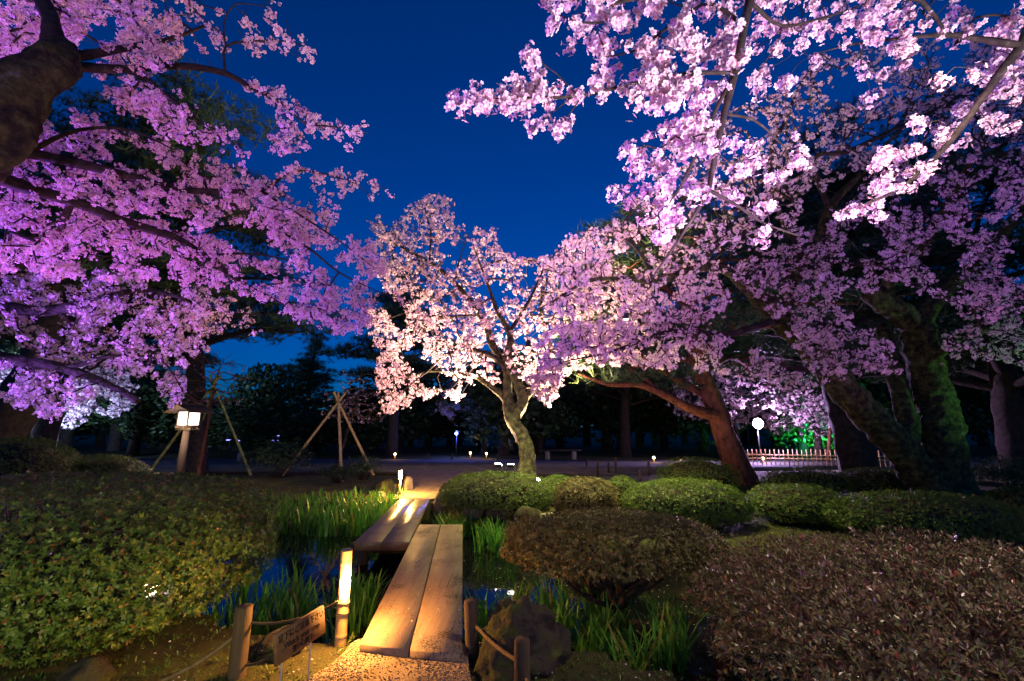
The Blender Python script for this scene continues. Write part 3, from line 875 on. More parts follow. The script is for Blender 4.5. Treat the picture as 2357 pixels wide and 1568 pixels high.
# ------------------------------------------------------------------ cherry trees
def grow(limbs, attr, step, bend=0.4, bf=0.22, tip=0.004, powr=0.45, rcap=0.05):
    """limbs: arrays (x, y, z, r); the first is the trunk. attr: points the twigs must reach."""
    pos, par, rad, plen, chain = [], [], [], [], []
    limb_idx = []
    for li, L in enumerate(limbs):
        idx = []
        if li == 0:
            p = -1
        else:
            p = int(np.argmin(np.linalg.norm(np.array(pos) - L[0][:3], axis=1)))
        for q in L:
            pos.append(q[:3])
            par.append(p)
            rad.append(q[3])
            plen.append(0.0 if p < 0 else plen[p] * 0.5 + 0.3 * np.linalg.norm(q[:3] - pos[p]))
            p = len(pos) - 1
            idx.append(p)
        limb_idx.append(idx)
    n0 = len(pos)
    A = np.asarray(attr, float)
    m = len(A)
    Pn = np.array(pos)
    PL = np.array(plen)
    best = np.full(m, 1e9)
    who = np.zeros(m, int)
    for s in range(0, n0, 200):
        D = np.linalg.norm(A[:, None] - Pn[None, s:s + 200], axis=2) + bf * PL[None, s:s + 200]
        k = D.argmin(1)
        d = D[np.arange(m), k]
        u_ = d < best
        best[u_] = d[u_]
        who[u_] = k[u_] + s
    tips = np.zeros(m, int)
    done = np.zeros(m, bool)
    for _ in range(m):
        i = int(np.argmin(np.where(done, 1e9, best)))
        done[i] = True
        p = int(who[i])
        a0, a1 = np.array(pos[p]), A[i]
        d = np.linalg.norm(a1 - a0)
        pd = norm(a0 - pos[par[p]]) if par[p] >= 0 else np.array([0, 0, 1.0])
        c = a0 + (pd * 0.7 + norm(a1 - a0) * 0.5 + RNG.normal(size=3) * 0.25) * d * bend
        k = max(1, min(6, int(round(d / step))))
        new = []
        for t in np.linspace(0, 1, k + 1)[1:]:
            q = a0 * (1 - t) ** 2 + 2 * c * t * (1 - t) + a1 * t * t
            if t < 1:
                q = q + RNG.normal(size=3) * d * 0.025
            pos.append(q)
            par.append(p)
            rad.append(0)
            plen.append(plen[p] + d / k)
            p = len(pos) - 1
            new.append(p)
        tips[i] = p
        Q = np.array([pos[x] for x in new])
        D = np.linalg.norm(A[:, None] - Q[None], axis=2) + bf * np.array([plen[x] for x in new])[None]
        k = D.argmin(1)
        d = D[np.arange(m), k]
        u_ = (d < best) & ~done
        best[u_] = d[u_]
        who[u_] = np.array(new)[k[u_]]
    n = len(pos)
    cnt = np.zeros(n)
    cnt[tips] = 1
    for i in range(n - 1, -1, -1):
        if par[i] >= 0:
            cnt[par[i]] += cnt[i]
    rad = np.array(rad, float)
    free = rad == 0
    rad[free] = np.minimum(tip * np.maximum(cnt[free], 1) ** powr, rcap)
    for i in range(n0, n):
        if par[i] >= 0:
            rad[i] = min(rad[i], rad[par[i]] * 0.95)
    return np.array(pos), np.array(par), rad, cnt, n0, limb_idx, tips
def chains(pos, par, rad, cnt, n0):
    n = len(pos)
    main = np.full(n, -1)
    for i in range(n0, n):
        p = par[i]
        if p >= n0 and (main[p] < 0 or cnt[i] > cnt[main[p]]):
            main[p] = i
    out = []
    for i in range(n0, n):
        p = par[i]
        if p < n0 or main[p] != i:
            c, r = [pos[p]], [min(rad[i], rad[p])]
            j = i
            while j >= 0:
                c.append(pos[j])
                r.append(rad[j])
                j = main[j]
            out.append((np.array(c), np.array(r)))
    return out
def sample(poly, n, yfun, seed, holes=0.0, hs=0.012, anis=(1, 1)):
    """points inside an outline measured on the photo, pushed to the distances of that tree's crown; holes thins out patches"""
    rng = np.random.default_rng(seed)
    p = np.asarray(poly, float)
    lo, hi = p.min(0), p.max(0)
    out = []
    while len(out) < n:
        q = lo + (hi - lo) * rng.random((4000, 2))
        q = q[in_poly(q, p)]
        for x, y in q:
            if holes and noise.noise(Vector((x * hs * anis[0], y * hs * anis[1], seed * 3.7))) + 0.5 * noise.noise(Vector((x * hs * 2.7, y * hs * 2.7, seed * 1.7))) < holes - 0.55 * 1.0:
                continue
            Y = yfun(x, y, rng.random())
            out.append(P(x, y, Y))
            if len(out) >= n:
                break
    return np.array(out)
def limb(pts, step=0.12):
    """rows (px, py, Y, radius) or ('w', x, y, z, radius)"""
    c = []
    for q in pts:
        if q[0] == 'w':
            c.append(q[1:])
        else:
            c.append((*P(q[0], q[1], q[2]), q[3]))
    return spline(c, step)
def cherry(label, limbs, attr, step, size, lod, nparts, bark, tip=0.004, extra=1, spread=0.5, seed=1, trunk_wob=0.26, sides=4, base=None, rcap=0.05, petal='petal', bf=0.22, limbdark=0.075, twigmat='twig'):
    rng = np.random.default_rng(seed)
    base = limbs[0][0][:3] if base is None else base
    root = thing('cherry_tree', label, 'tree', (base[0], base[1], 0))
    pos, par, rad, cnt, n0, lidx, tips = grow(limbs, attr, step, tip=tip, rcap=rcap, bf=bf)
    for i, L in enumerate(limbs):
        pts, rr = L[:, :3], L[:, 3]
        if i:
            p = par[lidx[i][0]]
            if np.linalg.norm(pos[p] - pts[0]) > 0.02:
                pts = np.vstack([pos[p], pts])
                rr = np.r_[min(rr[0] * 1.15, max(rad[p] * 0.9, rr[0] * 0.6)), rr]
        pts = pts + np.array([[nz(q, 2.1, seed), nz(q, 2.3, seed + 9), nz(q, 2.2, seed + 4)] for q in pts]) * np.minimum(rr[:, None] * 0.5, 0.03)
        if rr.max() > 0.07:
            q = spline(np.c_[pts, rr], 0.08)
            pts, rr = q[:, :3], q[:, 3]
        V, T = tube(pts, rr, 22 if rr.max() > 0.07 else 8, True, trunk_wob, seed + i)
        mesh_np('trunk' if i == 0 else 'limb', V, T, bark if i == 0 or L[:, 3].max() > limbdark else M['twig'], root, True)
    b = Buf()
    for c, r in chains(pos, par, rad, cnt, n0):
        b.add(*tube(c, r, sides, False))
    b.obj('twigs', M[twigmat], root, True, True)
    # blossom clusters at twig ends and along the twigs
    T0 = pos[tips]
    back = norm(pos[par[tips]] - T0)
    bare = rng.random(len(T0)) < 0.10
    T0, back, tips = T0[~bare], back[~bare], tips[~bare]
    C = [T0 + np.array([0, 0, -0.35]) * size]
    for _ in range(extra):
        k = rng.random((len(T0), 1))
        C.append(T0 + back * k * spread * 0.9 * np.linalg.norm(pos[par[tips]] - T0, axis=1, keepdims=True) + rng.normal(size=T0.shape) * size * spread + np.array([0, 0, -0.2]) * size)
    C = np.vstack([C[0]] + [q[rng.random(len(q)) > 0.25] for q in C[1:]])
    S = size * (0.5 + 0.85 * rng.random(len(C)) ** 1.3)
    tt = TEMPL[lod]
    if nparts:
        app = S / np.linalg.norm(C - CAM, axis=1)
        sc = np.einsum('ij,ij->i', C - CAM, np.tile([0, 1.0, 0], (len(C), 1)))
        order = np.argsort(-np.where(sc > 0.5, app, 0))
        pick = order[:nparts]
        if petal + str(lod) not in SHARED:
            SHARED[petal + str(lod)] = []
            for k, (tv, tf, th, ti) in enumerate(TEMPL[min(lod, 1)]):
                o = mesh_np('blossom_cluster', tv, tf, M[petal], None, False, {'heart': th, 'tint': ti})
                SHARED[petal + str(lod)].append(o.data)
                bpy.data.objects.remove(o)
        ms = SHARED[petal + str(lod)]
        for k in pick:
            o = bpy.data.objects.new('blossom_cluster', ms[k % len(ms)])
            COL.objects.link(o)
            o.parent = root
            o.location = [float(C[k][0] - root.location[0]), float(C[k][1] - root.location[1]), float(C[k][2])]
            o.rotation_euler = (rng.normal() * 0.4, rng.normal() * 0.4, rng.random() * 6.28)
            o.scale = (float(S[k]),) * 3
        keep = np.ones(len(C), bool)
        keep[pick] = False
        C, S = C[keep], S[keep]
    vs, ts, hs_, ti_, off = [], [], [], [], 0
    kind = rng.integers(0, len(tt), len(C))
    for k, (tv, tf, th, ti) in enumerate(tt):
        w = np.where(kind == k)[0]
        if not len(w):
            continue
        dirs = norm(np.tile([0, 0, 1.0], (len(w), 1)) + rng.normal(size=(len(w), 3)) * 0.35)
        V, T = scatter(tv, tf, C[w], frames(dirs, rng.random(len(w)) * 6.28), S[w])
        vs.append(V)
        ts.append(T + off)
        off += len(V)
        hs_.append(np.tile(th, len(w)))
        ti_.append((np.tile(ti, len(w)) * 0.5 + np.repeat(rng.random(len(w)), len(tv)) * 0.5))
    mesh_np('blossoms', np.vstack(vs), np.vstack(ts), M[petal], root, False, {'heart': np.concatenate(hs_), 'tint': np.concatenate(ti_)}, True)
    return root
SHARED = {}
def along(pts, n, jit, seed, t0=0.0, jy=0.1):
    rng = np.random.default_rng(seed)
    p = np.asarray(pts, float)[:, :3]
    seg = np.r_[0, np.cumsum(np.linalg.norm(np.diff(p[:, :2], axis=0), axis=1))]
    out = []
    for t in t0 + (1 - t0) * (np.arange(n) + rng.random(n)) / n:
        s = t * seg[-1]
        x, y, Y = (np.interp(s, seg, p[:, k]) for k in range(3))
        out.append(P(x + rng.normal() * jit, y + rng.normal() * jit, Y + rng.normal() * jy))
    return np.array(out)

# --- mossy cherry leaning in from the side of the landing, limbs sweeping out over the pond
Lt = limb([('w', -4.9, 2.2, -0.1, 0.34), ('w', -4.75, 2.25, 1.2, 0.29), ('w', -4.0, 2.3, 2.3, 0.2), (-45, 345, 2.4, 0.16), (45, 215, 2.4, 0.14), (125, 140, 2.5, 0.125), (150, 115, 2.6, 0.07)], 0.1)
LL = [
    [(110, 150, 2.5, .10), (120, 60, 2.6, .085), (95, -10, 2.7, .07), (70, -90, 2.8, .05)],
    [(-60, 330, 2.6, .085), (34, 346, 2.9, .075), (159, 375, 3.1, .065), (291, 404, 3.3, .058), (424, 436, 3.6, .048), (520, 440, 3.7, .036), (609, 436, 3.8, .028), (673, 394, 3.9, .02), (752, 402, 4.0, .013), (824, 425, 4.1, .007)],
    [(-70, 385, 2.7, .10), (0, 410, 3.0, .09), (132, 452, 3.3, .08), (265, 505, 3.6, .07), (397, 547, 3.9, .06), (477, 592, 4.1, .05), (554, 651, 4.3, .042), (623, 685, 4.5, .034), (713, 722, 4.7, .022), (800, 755, 4.9, .010)],
    [(477, 446, 3.65, .03), (554, 480, 3.8, .027), (620, 518, 3.95, .024), (713, 574, 4.1, .019), (779, 627, 4.3, .014), (872, 672, 4.5, .007)],
    [(600, 438, 3.8, .02), (660, 478, 3.9, .018), (713, 510, 4.0, .015), (792, 563, 4.2, .011), (859, 616, 4.4, .006)],
    [(470, 588, 4.1, .022), (554, 584, 4.2, .019), (620, 590, 4.3, .016), (686, 608, 4.4, .012), (766, 640, 4.5, .006)],
    [(140, 130, 2.55, .06), (265, 119, 2.8, .045), (384, 93, 3.0, .03), (470, 60, 3.1, .015)],
    [(150, 150, 2.6, .05), (300, 160, 2.85, .045), (420, 152, 3.0, .04), (520, 170, 3.1, .034), (568, 198, 3.15, .03), (617, 220, 3.2, .026), (661, 249, 3.25, .02), (701, 285, 3.3, .014), (771, 293, 3.35, .009), (848, 307, 3.4, .004)],
    [(517, 170, 3.1, .02), (520, 108, 3.1, .016), (595, 95, 3.15, .012), (683, 101, 3.2, .008), (722, 117, 3.2, .004)],
    [(520, 108, 3.1, .014), (515, 60, 3.1, .011), (540, 10, 3.1, .008), (628, 18, 3.1, .004)],
    [(617, 220, 3.2, .014), (672, 287, 3.25, .01), (707, 331, 3.3, .005)],
    [(200, 150, 2.7, .035), (318, 172, 2.9, .028), (397, 230, 3.0, .02), (464, 283, 3.1, .014), (530, 318, 3.15, .009), (560, 375, 3.2, .005)],
    [(60, 352, 2.95, .03), (180, 300, 3.0, .022), (300, 300, 3.1, .015), (400, 345, 3.2, .008)],
]
la = [sample([(-60, -40), (430, -40), (445, 60), (420, 110), (380, 150), (300, 165), (180, 160), (120, 60), (60, 150), (-60, 200)], 540, lambda x, y, r: 2.7 + r * 0.9, 11, 0.25),
      sample([(40, 290), (150, 230), (260, 300), (330, 300), (420, 350), (560, 385), (640, 430), (700, 480), (640, 520), (480, 520), (300, 480), (100, 430), (-60, 420), (-60, 330)], 520, lambda x, y, r: 2.9 + x / 900 + r * 0.7, 12, 0.22),
      sample([(-60, 420), (100, 440), (300, 490), (480, 540), (620, 600), (700, 620), (640, 700), (540, 670), (400, 640), (250, 640), (-60, 620)], 600, lambda x, y, r: 3.2 + x / 700 + r * 0.9, 13, 0.25),
      sample([(600, 430), (700, 440), (860, 560), (920, 640), (930, 740), (800, 770), (700, 740), (640, 690), (700, 630), (620, 540)], 420, lambda x, y, r: 3.7 + (x - 600) / 400 + r * 0.5, 14, 0.3),
      sample([(200, 190), (330, 190), (420, 250), (450, 330), (330, 290), (250, 240)], 80, lambda x, y, r: 2.9 + r * 0.4, 15, 0.3),
      along([(420, 20, 3.1), (470, 100, 3.1), (480, 40, 3.1), (560, 20, 3.1), (600, 50, 3.1), (640, 20, 3.1)], 22, 22, 16),
      along(LL[7][4:], 34, 16, 17), along(LL[8][1:], 18, 15, 18), along(LL[10], 8, 12, 19), along(LL[11][2:], 22, 18, 20), along(LL[1][6:], 26, 14, 21), along([(635, 300, 3.3), (650, 345, 3.3), (690, 380, 3.4)], 12, 14, 22), along([(690, 500, 4), (760, 440, 4), (860, 420, 4.1), (880, 470, 4.1)], 18, 13, 23)]
cherry('old mossy cherry leaning over the pond with long purple lit limbs', [Lt] + [limb([(*r[:-1], r[-1] * 0.62) for r in q]) for q in LL], np.vstack(la), 0.16, 0.036, 1, 300, M['mossbark'], tip=0.0026, extra=1, spread=1.1, seed=3, base=(-4.9, 2.2, 0), limbdark=0.3)

# --- second cherry further along the same bank: its low limbs hang toward the roofed lantern
Bt = limb([('w', -8.2, 5.2, -0.1, 0.3), ('w', -7.9, 5.4, 1.6, 0.25), ('w', -7.4, 5.6, 3.0, 0.2), ('w', -6.9, 5.9, 4.2, 0.13)], 0.2)
BL = [[(-60, 612, 5.4, .06), (0, 600, 5.4, .05), (80, 579, 5.5, .035), (151, 571, 5.6, .02), (240, 590, 5.7, .01)],
      [(-60, 695, 5.4, .09), (0, 706, 5.4, .08), (106, 717, 5.5, .065), (238, 688, 5.6, .05), (318, 666, 5.8, .04), (397, 680, 6.0, .028), (500, 715, 6.2, .016), (600, 725, 6.3, .008)],
      [(-60, 812, 5.4, .09), (0, 825, 5.4, .08), (132, 848, 5.5, .06), (238, 880, 5.6, .045), (290, 905, 5.6, .038), (318, 925, 5.6, .034)],
      [(150, 850, 5.5, .03), (260, 820, 5.6, .02), (370, 830, 5.8, .012), (420, 900, 5.9, .006)]]
ba = [sample([(-60, 610), (250, 620), (420, 650), (560, 690), (640, 715), (630, 750), (520, 790), (430, 820), (430, 880), (400, 940), (330, 880), (240, 850), (120, 830), (-60, 830)], 1050, lambda x, y, r: 5.0 + x / 700 + r * 1.3, 31, 0.33),
      sample([(-60, 830), (120, 850), (260, 890), (180, 930), (120, 960), (40, 940), (-60, 880)], 170, lambda x, y, r: 5.2 + r * 0.8, 32, 0.3)]
cherry('cherry whose low bare ended limb droops toward the roofed lantern', [Bt] + [limb(q, 0.16) for q in BL], np.vstack(ba), 0.22, 0.040, 3, 250, M['bark'], tip=0.0035, extra=1, spread=1.1, seed=5, base=(-8.2, 5.2, 0))

# --- hanging sprays of the cherry that stands behind the landing (its trunk is out of view)
Nt = limb([('w', 3.9, -0.9, -0.1, 0.26), ('w', 3.7, -0.6, 1.5, 0.2), ('w', 3.2, 0.1, 3.0, 0.15), ('w', 2.6, 0.9, 3.9, 0.10), ('w', 2.0, 1.5, 4.4, 0.06)], 0.15)
NL = [
    [('w', 1.6, 1.55, 4.0, .03), (1735, -60, 1.8, .024), (1727, 0, 1.8, .022), (1709, 71, 1.8, .020), (1692, 159, 1.8, .018), (1663, 283, 1.85, .015), (1635, 406, 1.9, .012), (1624, 449, 1.9, .011), (1568, 541, 2.0, .008), (1500, 640, 2.1, .004)],
    [(1695, 165, 1.8, .011), (1656, 237, 1.8, .010), (1610, 339, 1.85, .008), (1557, 445, 1.9, .006), (1515, 490, 1.95, .003)],
    [(1694, 168, 1.8, .010), (1592, 170, 1.8, .0095), (1472, 191, 1.8, .0085), (1366, 215, 1.8, .0075), (1305, 224, 1.8, .007), (1207, 225, 1.8, .0055), (1128, 228, 1.8, .004), (1048, 242, 1.8, .0025)],
    [(1327, 219, 1.8, .0035), (1282, 172, 1.78, .003), (1226, 131, 1.76, .002)],
    [(1337, 225, 1.8, .0035), (1297, 281, 1.8, .003), (1275, 295, 1.8, .002)],
    [(1313, 226, 1.8, .0035), (1255, 273, 1.8, .003), (1226, 299, 1.8, .002)],
    [(1730, -20, 1.8, .014), (1600, -30, 1.75, .012), (1446, 0, 1.75, .010), (1406, 16, 1.75, .008), (1393, 50, 1.75, .006), (1340, 53, 1.75, .005), (1282, 34, 1.75, .003)],
    [(1712, 60, 1.8, .010), (1640, 10, 1.85, .009), (1592, 26, 1.9, .008), (1512, 82, 1.9, .007), (1459, 117, 1.9, .005), (1393, 132, 1.9, .003)],
    [(1668, 262, 1.85, .007), (1734, 276, 1.9, .006), (1780, 315, 1.95, .005), (1808, 342, 2.0, .003)],
    [(1628, 438, 1.9, .009), (1699, 477, 1.95, .007), (1752, 512, 2.0, .005), (1840, 544, 2.1, .003)],
    [(1776, 312, 1.95, .004), (1840, 295, 2.0, .002)],
    [('w', 2.9, 1.0, 3.7, .05), (2420, 20, 1.9, .028), (2355, 102, 2.0, .024), (2282, 194, 2.1, .02), (2211, 293, 2.2, .017), (2158, 357, 2.3, .014), (2070, 435, 2.4, .010), (1946, 488, 2.5, .005)],
    [(2350, 105, 2.0, .018), (2229, 85, 2.1, .016), (2176, 81, 2.1, .014), (2088, 88, 2.15, .010), (1964, 102, 2.2, .006), (1870, 125, 2.25, .003)],
    [('w', 2.4, 1.3, 3.9, .03), (2110, -30, 2.0, .014), (2116, 0, 2.05, .012), (2151, 39, 2.1, .010), (2176, 75, 2.1, .008)],
    [(1727, 5, 1.8, .010), (1800, 60, 1.9, .008), (1900, 40, 2.0, .006), (1990, 10, 2.1, .004)],
]
na = [along(NL[2][3:], 26, 14, 41, 0.05, 0.03), along([NL[2][-1], (1150, 200, 1.8, 0)], 3, 20, 42, 0, .03), along([(1226, 120, 1.76, 0), (1218, 138, 1.76, 0)], 3, 7, 43, 0, .02), along(NL[4][1:], 5, 10, 44, 0, .02), along(NL[5][1:], 4, 9, 45, 0, .02),
      along([(1180, 190, 1.8, 0), (1240, 200, 1.8, 0), (1215, 210, 1.8, 0)], 8, 15, 46, 0, .03),
      sample([(1240, -40), (1480, -40), (1720, -40), (1700, 150), (1660, 260), (1560, 230), (1470, 180), (1390, 150), (1310, 110), (1250, 60)], 150, lambda x, y, r: 1.65 + r * 0.4, 47, 0.3),
      sample([(1360, 160), (1500, 170), (1640, 200), (1620, 260), (1480, 250), (1380, 230)], 38, lambda x, y, r: 1.7 + r * 0.25, 48, 0.25),
      sample([(1385, 400), (1470, 300), (1540, 280), (1640, 260), (1660, 330), (1630, 440), (1560, 540), (1500, 560), (1440, 480), (1400, 430)], 80, lambda x, y, r: 1.75 + r * 0.5, 49, 0.3),
      sample([(1640, 250), (1830, 300), (1850, 380), (1790, 460), (1850, 560), (1740, 560), (1640, 440)], 24, lambda x, y, r: 1.85 + r * 0.4, 50, 0.3),
      sample([(1720, -40), (2000, -40), (2000, 60), (1900, 140), (1820, 230), (1720, 220)], 66, lambda x, y, r: 1.85 + r * 0.5, 51, 0.3),
      sample([(2000, -40), (2420, -40), (2420, 320), (2280, 300), (2200, 180), (2120, 200), (2000, 230), (1960, 130)], 120, lambda x, y, r: 2.0 + r * 0.5, 52, 0.3),
      sample([(2020, 300), (2230, 230), (2250, 330), (2140, 400), (2080, 470), (1960, 520), (1900, 500), (2010, 400)], 56, lambda x, y, r: 2.2 + r * 0.4, 53, 0.3)]
cherry('bright white blossom sprays hanging from the cherry behind the landing', [Nt] + [limb(q, 0.08) for q in NL], np.vstack(na), 0.09, 0.043, 0, 300, M['bark'], tip=0.0016, extra=0, spread=0.9, seed=8, base=(3.9, -0.9, 0), sides=6, rcap=0.012)

# --- twin trunked old cherry on the lawn
Rt = limb([(2190, 1165, 9.2, .58), (2180, 1120, 9.2, .42), (2172, 1040, 9.2, .36), (2160, 960, 9.2, .355), (2140, 880, 9.2, .32), (2122, 800, 9.2, .30), (2108, 745, 9.15, .27), (2100, 715, 9.1, .2)], 0.12)
RL = [
    [(2150, 1135, 9.1, .36), (2112, 1085, 9.0, .31), (2060, 1020, 8.9, .295), (1985, 945, 8.7, .285), (1920, 870, 8.5, .255), (1862, 800, 8.3, .225), (1805, 745, 8.1, .20), (1755, 695, 8.0, .17), (1722, 672, 7.9, .09)],
    [(2100, 740, 9.1, .26), (2055, 712, 9.0, .23), (2010, 682, 8.9, .19), (1992, 668, 8.9, .12)],
    [(2036, 695, 8.95, .17), (2040, 655, 8.8, .15), (2094, 599, 8.6, .13), (2140, 537, 8.3, .11), (2175, 480, 8.0, .08), (2230, 380, 7.6, .05), (2290, 280, 7.2, .025)],
    [(2112, 735, 9.1, .24), (2140, 700, 9.0, .19), (2186, 657, 8.9, .16), (2264, 590, 8.6, .13), (2341, 500, 8.2, .10), (2420, 400, 7.8, .06)],
    [(2138, 850, 9.1, .11), (2160, 815, 8.9, .10), (2217, 778, 8.6, .085), (2335, 729, 8.2, .06), (2420, 700, 8.0, .04)],
    [(2092, 985, 9.1, .20), (2070, 900, 9.3, .17), (2045, 810, 9.5, .15), (2026, 750, 9.6, .11)],
    [(1800, 742, 8.1, .13), (1822, 655, 7.9, .11), (1850, 600, 7.7, .095), (1883, 546, 7.5, .08), (1908, 480, 7.3, .065), (1982, 400, 7.0, .05), (2035, 336, 6.8, .03), (2110, 270, 6.5, .015)],
    [(1850, 600, 7.7, .06), (1790, 480, 7.4, .05), (1772, 364, 7.0, .04), (1805, 283, 6.8, .03), (1840, 198, 6.6, .02), (1890, 125, 6.4, .01)],
    [(1908, 480, 7.3, .05), (1880, 410, 7.0, .045), (1880, 358, 6.8, .04), (1946, 352, 6.7, .037), (2017, 318, 6.6, .033), (2088, 283, 6.5, .028), (2176, 240, 6.4, .02), (2264, 191, 6.3, .012)],
    [(1735, 680, 7.9, .10), (1663, 618, 7.4, .075), (1584, 622, 7.0, .06), (1504, 651, 6.6, .045), (1425, 640, 6.3, .035), (1345, 650, 6.0, .025), (1279, 690, 5.8, .014), (1220, 720, 5.7, .007)],
    [(1790, 735, 8.1, .07), (1680, 770, 7.6, .055), (1600, 765, 7.2, .045), (1530, 765, 6.9, .036), (1478, 785, 6.7, .028), (1398, 812, 6.4, .018), (1306, 830, 6.2, .008)],
    [(1504, 651, 6.6, .03), (1470, 580, 6.4, .022), (1420, 540, 6.2, .014), (1350, 530, 6.0, .006)],
    [(1900, 850, 8.4, .07), (1840, 850, 8.1, .05), (1760, 830, 7.8, .03), (1700, 860, 7.5, .012)],
]
ra = [sample([(1225, 640), (1300, 540), (1350, 520), (1420, 500), (1540, 540), (1640, 600), (1680, 700), (1600, 760), (1500, 760), (1400, 700), (1290, 730)], 760, lambda x, y, r: 5.2 + (x - 1225) / 300 + r * 1.0, 61, 0.34),
      sample([(1180, 830), (1290, 740), (1400, 720), (1500, 770), (1620, 760), (1720, 790), (1800, 830), (1760, 880), (1600, 850), (1500, 840), (1400, 830), (1300, 850), (1255, 930), (1230, 900)], 720, lambda x, y, r: 5.4 + (x - 1225) / 300 + r * 1.0, 62, 0.40),
      sample([(1440, 500), (1540, 330), (1660, 260), (1800, 200), (1900, 120), (2060, 100), (2180, 180), (2100, 330), (1960, 480), (1800, 560), (1640, 600)], 1000, lambda x, y, r: 5.6 + r * 1.9, 63, 0.36),
      sample([(2060, 100), (2420, 60), (2420, 480), (2200, 520), (2040, 520), (1960, 480), (2100, 330)], 900, lambda x, y, r: 6.0 + r * 1.9, 64, 0.30),
      sample([(1660, 620), (1800, 560), (1960, 490), (2200, 520), (2420, 480), (2420, 690), (2260, 760), (2160, 690), (2060, 640), (1960, 700), (1960, 780), (1850, 790), (1760, 700)], 1150, lambda x, y, r: 6.6 + r * 1.8, 65, 0.33),
      sample([(1700, 800), (1780, 760), (1960, 770), (2060, 740), (2080, 850), (1900, 880), (1830, 900), (1720, 880)], 330, lambda x, y, r: 6.8 + r * 1.2, 66, 0.42),
      sample([(2160, 770), (2420, 690), (2420, 860), (2260, 820), (2180, 820)], 240, lambda x, y, r: 7.4 + r * 1.2, 67, 0.3)]
cherry('huge twin trunked cherry on the lawn, green light on its bark', [Rt] + [limb(q, 0.18) for q in RL], np.vstack(ra), 0.3, 0.039, 2, 300, M['mossbark'], tip=0.0045, extra=1, spread=1.2, seed=12, trunk_wob=0.22)

# --- glowing cherry on the far bank
Ct = limb([(1214, 1135, 10.0, .26), (1212, 1085, 10.0, .20), (1213, 1039, 10.0, .175), (1200, 1003, 10.0, .155), (1178, 965, 10.0, .15), (1172, 930, 10.0, .14), (1168, 905, 10.0, .105), (1163, 848, 10.0, .085), (1135, 797, 10.0, .09), (1120, 757, 10.0, .08), (1100, 717, 10.0, .072), (1057, 664, 10.0, .06), (1039, 645, 10.0, .055), (999, 611, 10.0, .045), (938, 576, 10.0, .03), (898, 552, 10.0, .02), (860, 500, 10.0, .008)], 0.12)
CL = [
    [(1180, 965, 9.95, .12), (1202, 925, 9.9, .12), (1190, 880, 9.8, .105), (1168, 828, 9.7, .09), (1173, 770, 9.6, .07), (1147, 720, 9.5, .05), (1120, 650, 9.4, .03), (1090, 570, 9.3, .012)],
    [(1173, 765, 9.6, .05), (1200, 720, 9.5, .045), (1222, 685, 9.4, .035), (1250, 620, 9.3, .018), (1290, 570, 9.2, .008)],
    [(1195, 935, 10.0, .09), (1240, 880, 10.4, .08), (1268, 825, 10.7, .07), (1252, 750, 10.9, .055), (1245, 690, 11.0, .04), (1270, 610, 11.1, .015)],
    [(1164, 850, 10.0, .065), (1140, 825, 9.8, .06), (1109, 811, 9.6, .055), (1070, 803, 9.4, .045), (1017, 822, 9.2, .032), (985, 852, 9.0, .02), (945, 885, 8.9, .01), (890, 930, 8.8, .005)],
    [(1168, 925, 10.0, .08), (1130, 890, 10.2, .07), (1096, 867, 10.4, .06), (1043, 859, 10.6, .045), (998, 854, 10.8, .028), (930, 870, 11.0, .012)],
    [(1045, 652, 10.0, .03), (1057, 598, 10.0, .018), (1075, 545, 10.0, .008)],
    [(988, 602, 10.0, .025), (991, 531, 10.0, .018), (978, 480, 10.0, .012), (1000, 445, 10.0, .005)],
    [(1240, 880, 10.4, .05), (1320, 820, 10.8, .035), (1400, 780, 11.0, .02), (1470, 760, 11.1, .008)],
    [(1252, 750, 10.9, .035), (1320, 690, 11.0, .025), (1400, 650, 11.1, .012)],
    [(1105, 725, 10.0, .035), (1020, 730, 10.2, .026), (940, 720, 10.4, .015), (880, 740, 10.5, .006)],
]
ca = [sample([(850, 500), (900, 520), (940, 470), (1000, 445), (1045, 458), (1045, 520), (1140, 525), (1145, 560), (1190, 595), (1200, 700), (1120, 760), (1060, 680), (950, 640), (870, 610)], 1000, lambda x, y, r: 9.0 + r * 2.2, 71, 0.16),
      sample([(860, 610), (950, 640), (1060, 680), (1130, 770), (1150, 880), (1060, 945), (1010, 905), (945, 930), (880, 965), (865, 880), (870, 800), (840, 740)], 1150, lambda x, y, r: 8.7 + r * 2.6, 72, 0.34),
      sample([(1180, 600), (1280, 580), (1340, 545), (1420, 590), (1500, 680), (1510, 770), (1440, 840), (1320, 850), (1262, 935), (1225, 900), (1180, 860), (1120, 760), (1200, 700)], 1450, lambda x, y, r: 8.9 + r * 2.6, 73, 0.18)]
cherry('glowing cherry with a curved mossy trunk, lit from below on the far bank', [Ct] + [limb(q, 0.2) for q in CL], np.vstack(ca), 0.3, 0.044, 2, 300, M['mossbark'], tip=0.005, extra=1, spread=1.3, seed=21, trunk_wob=0.2)
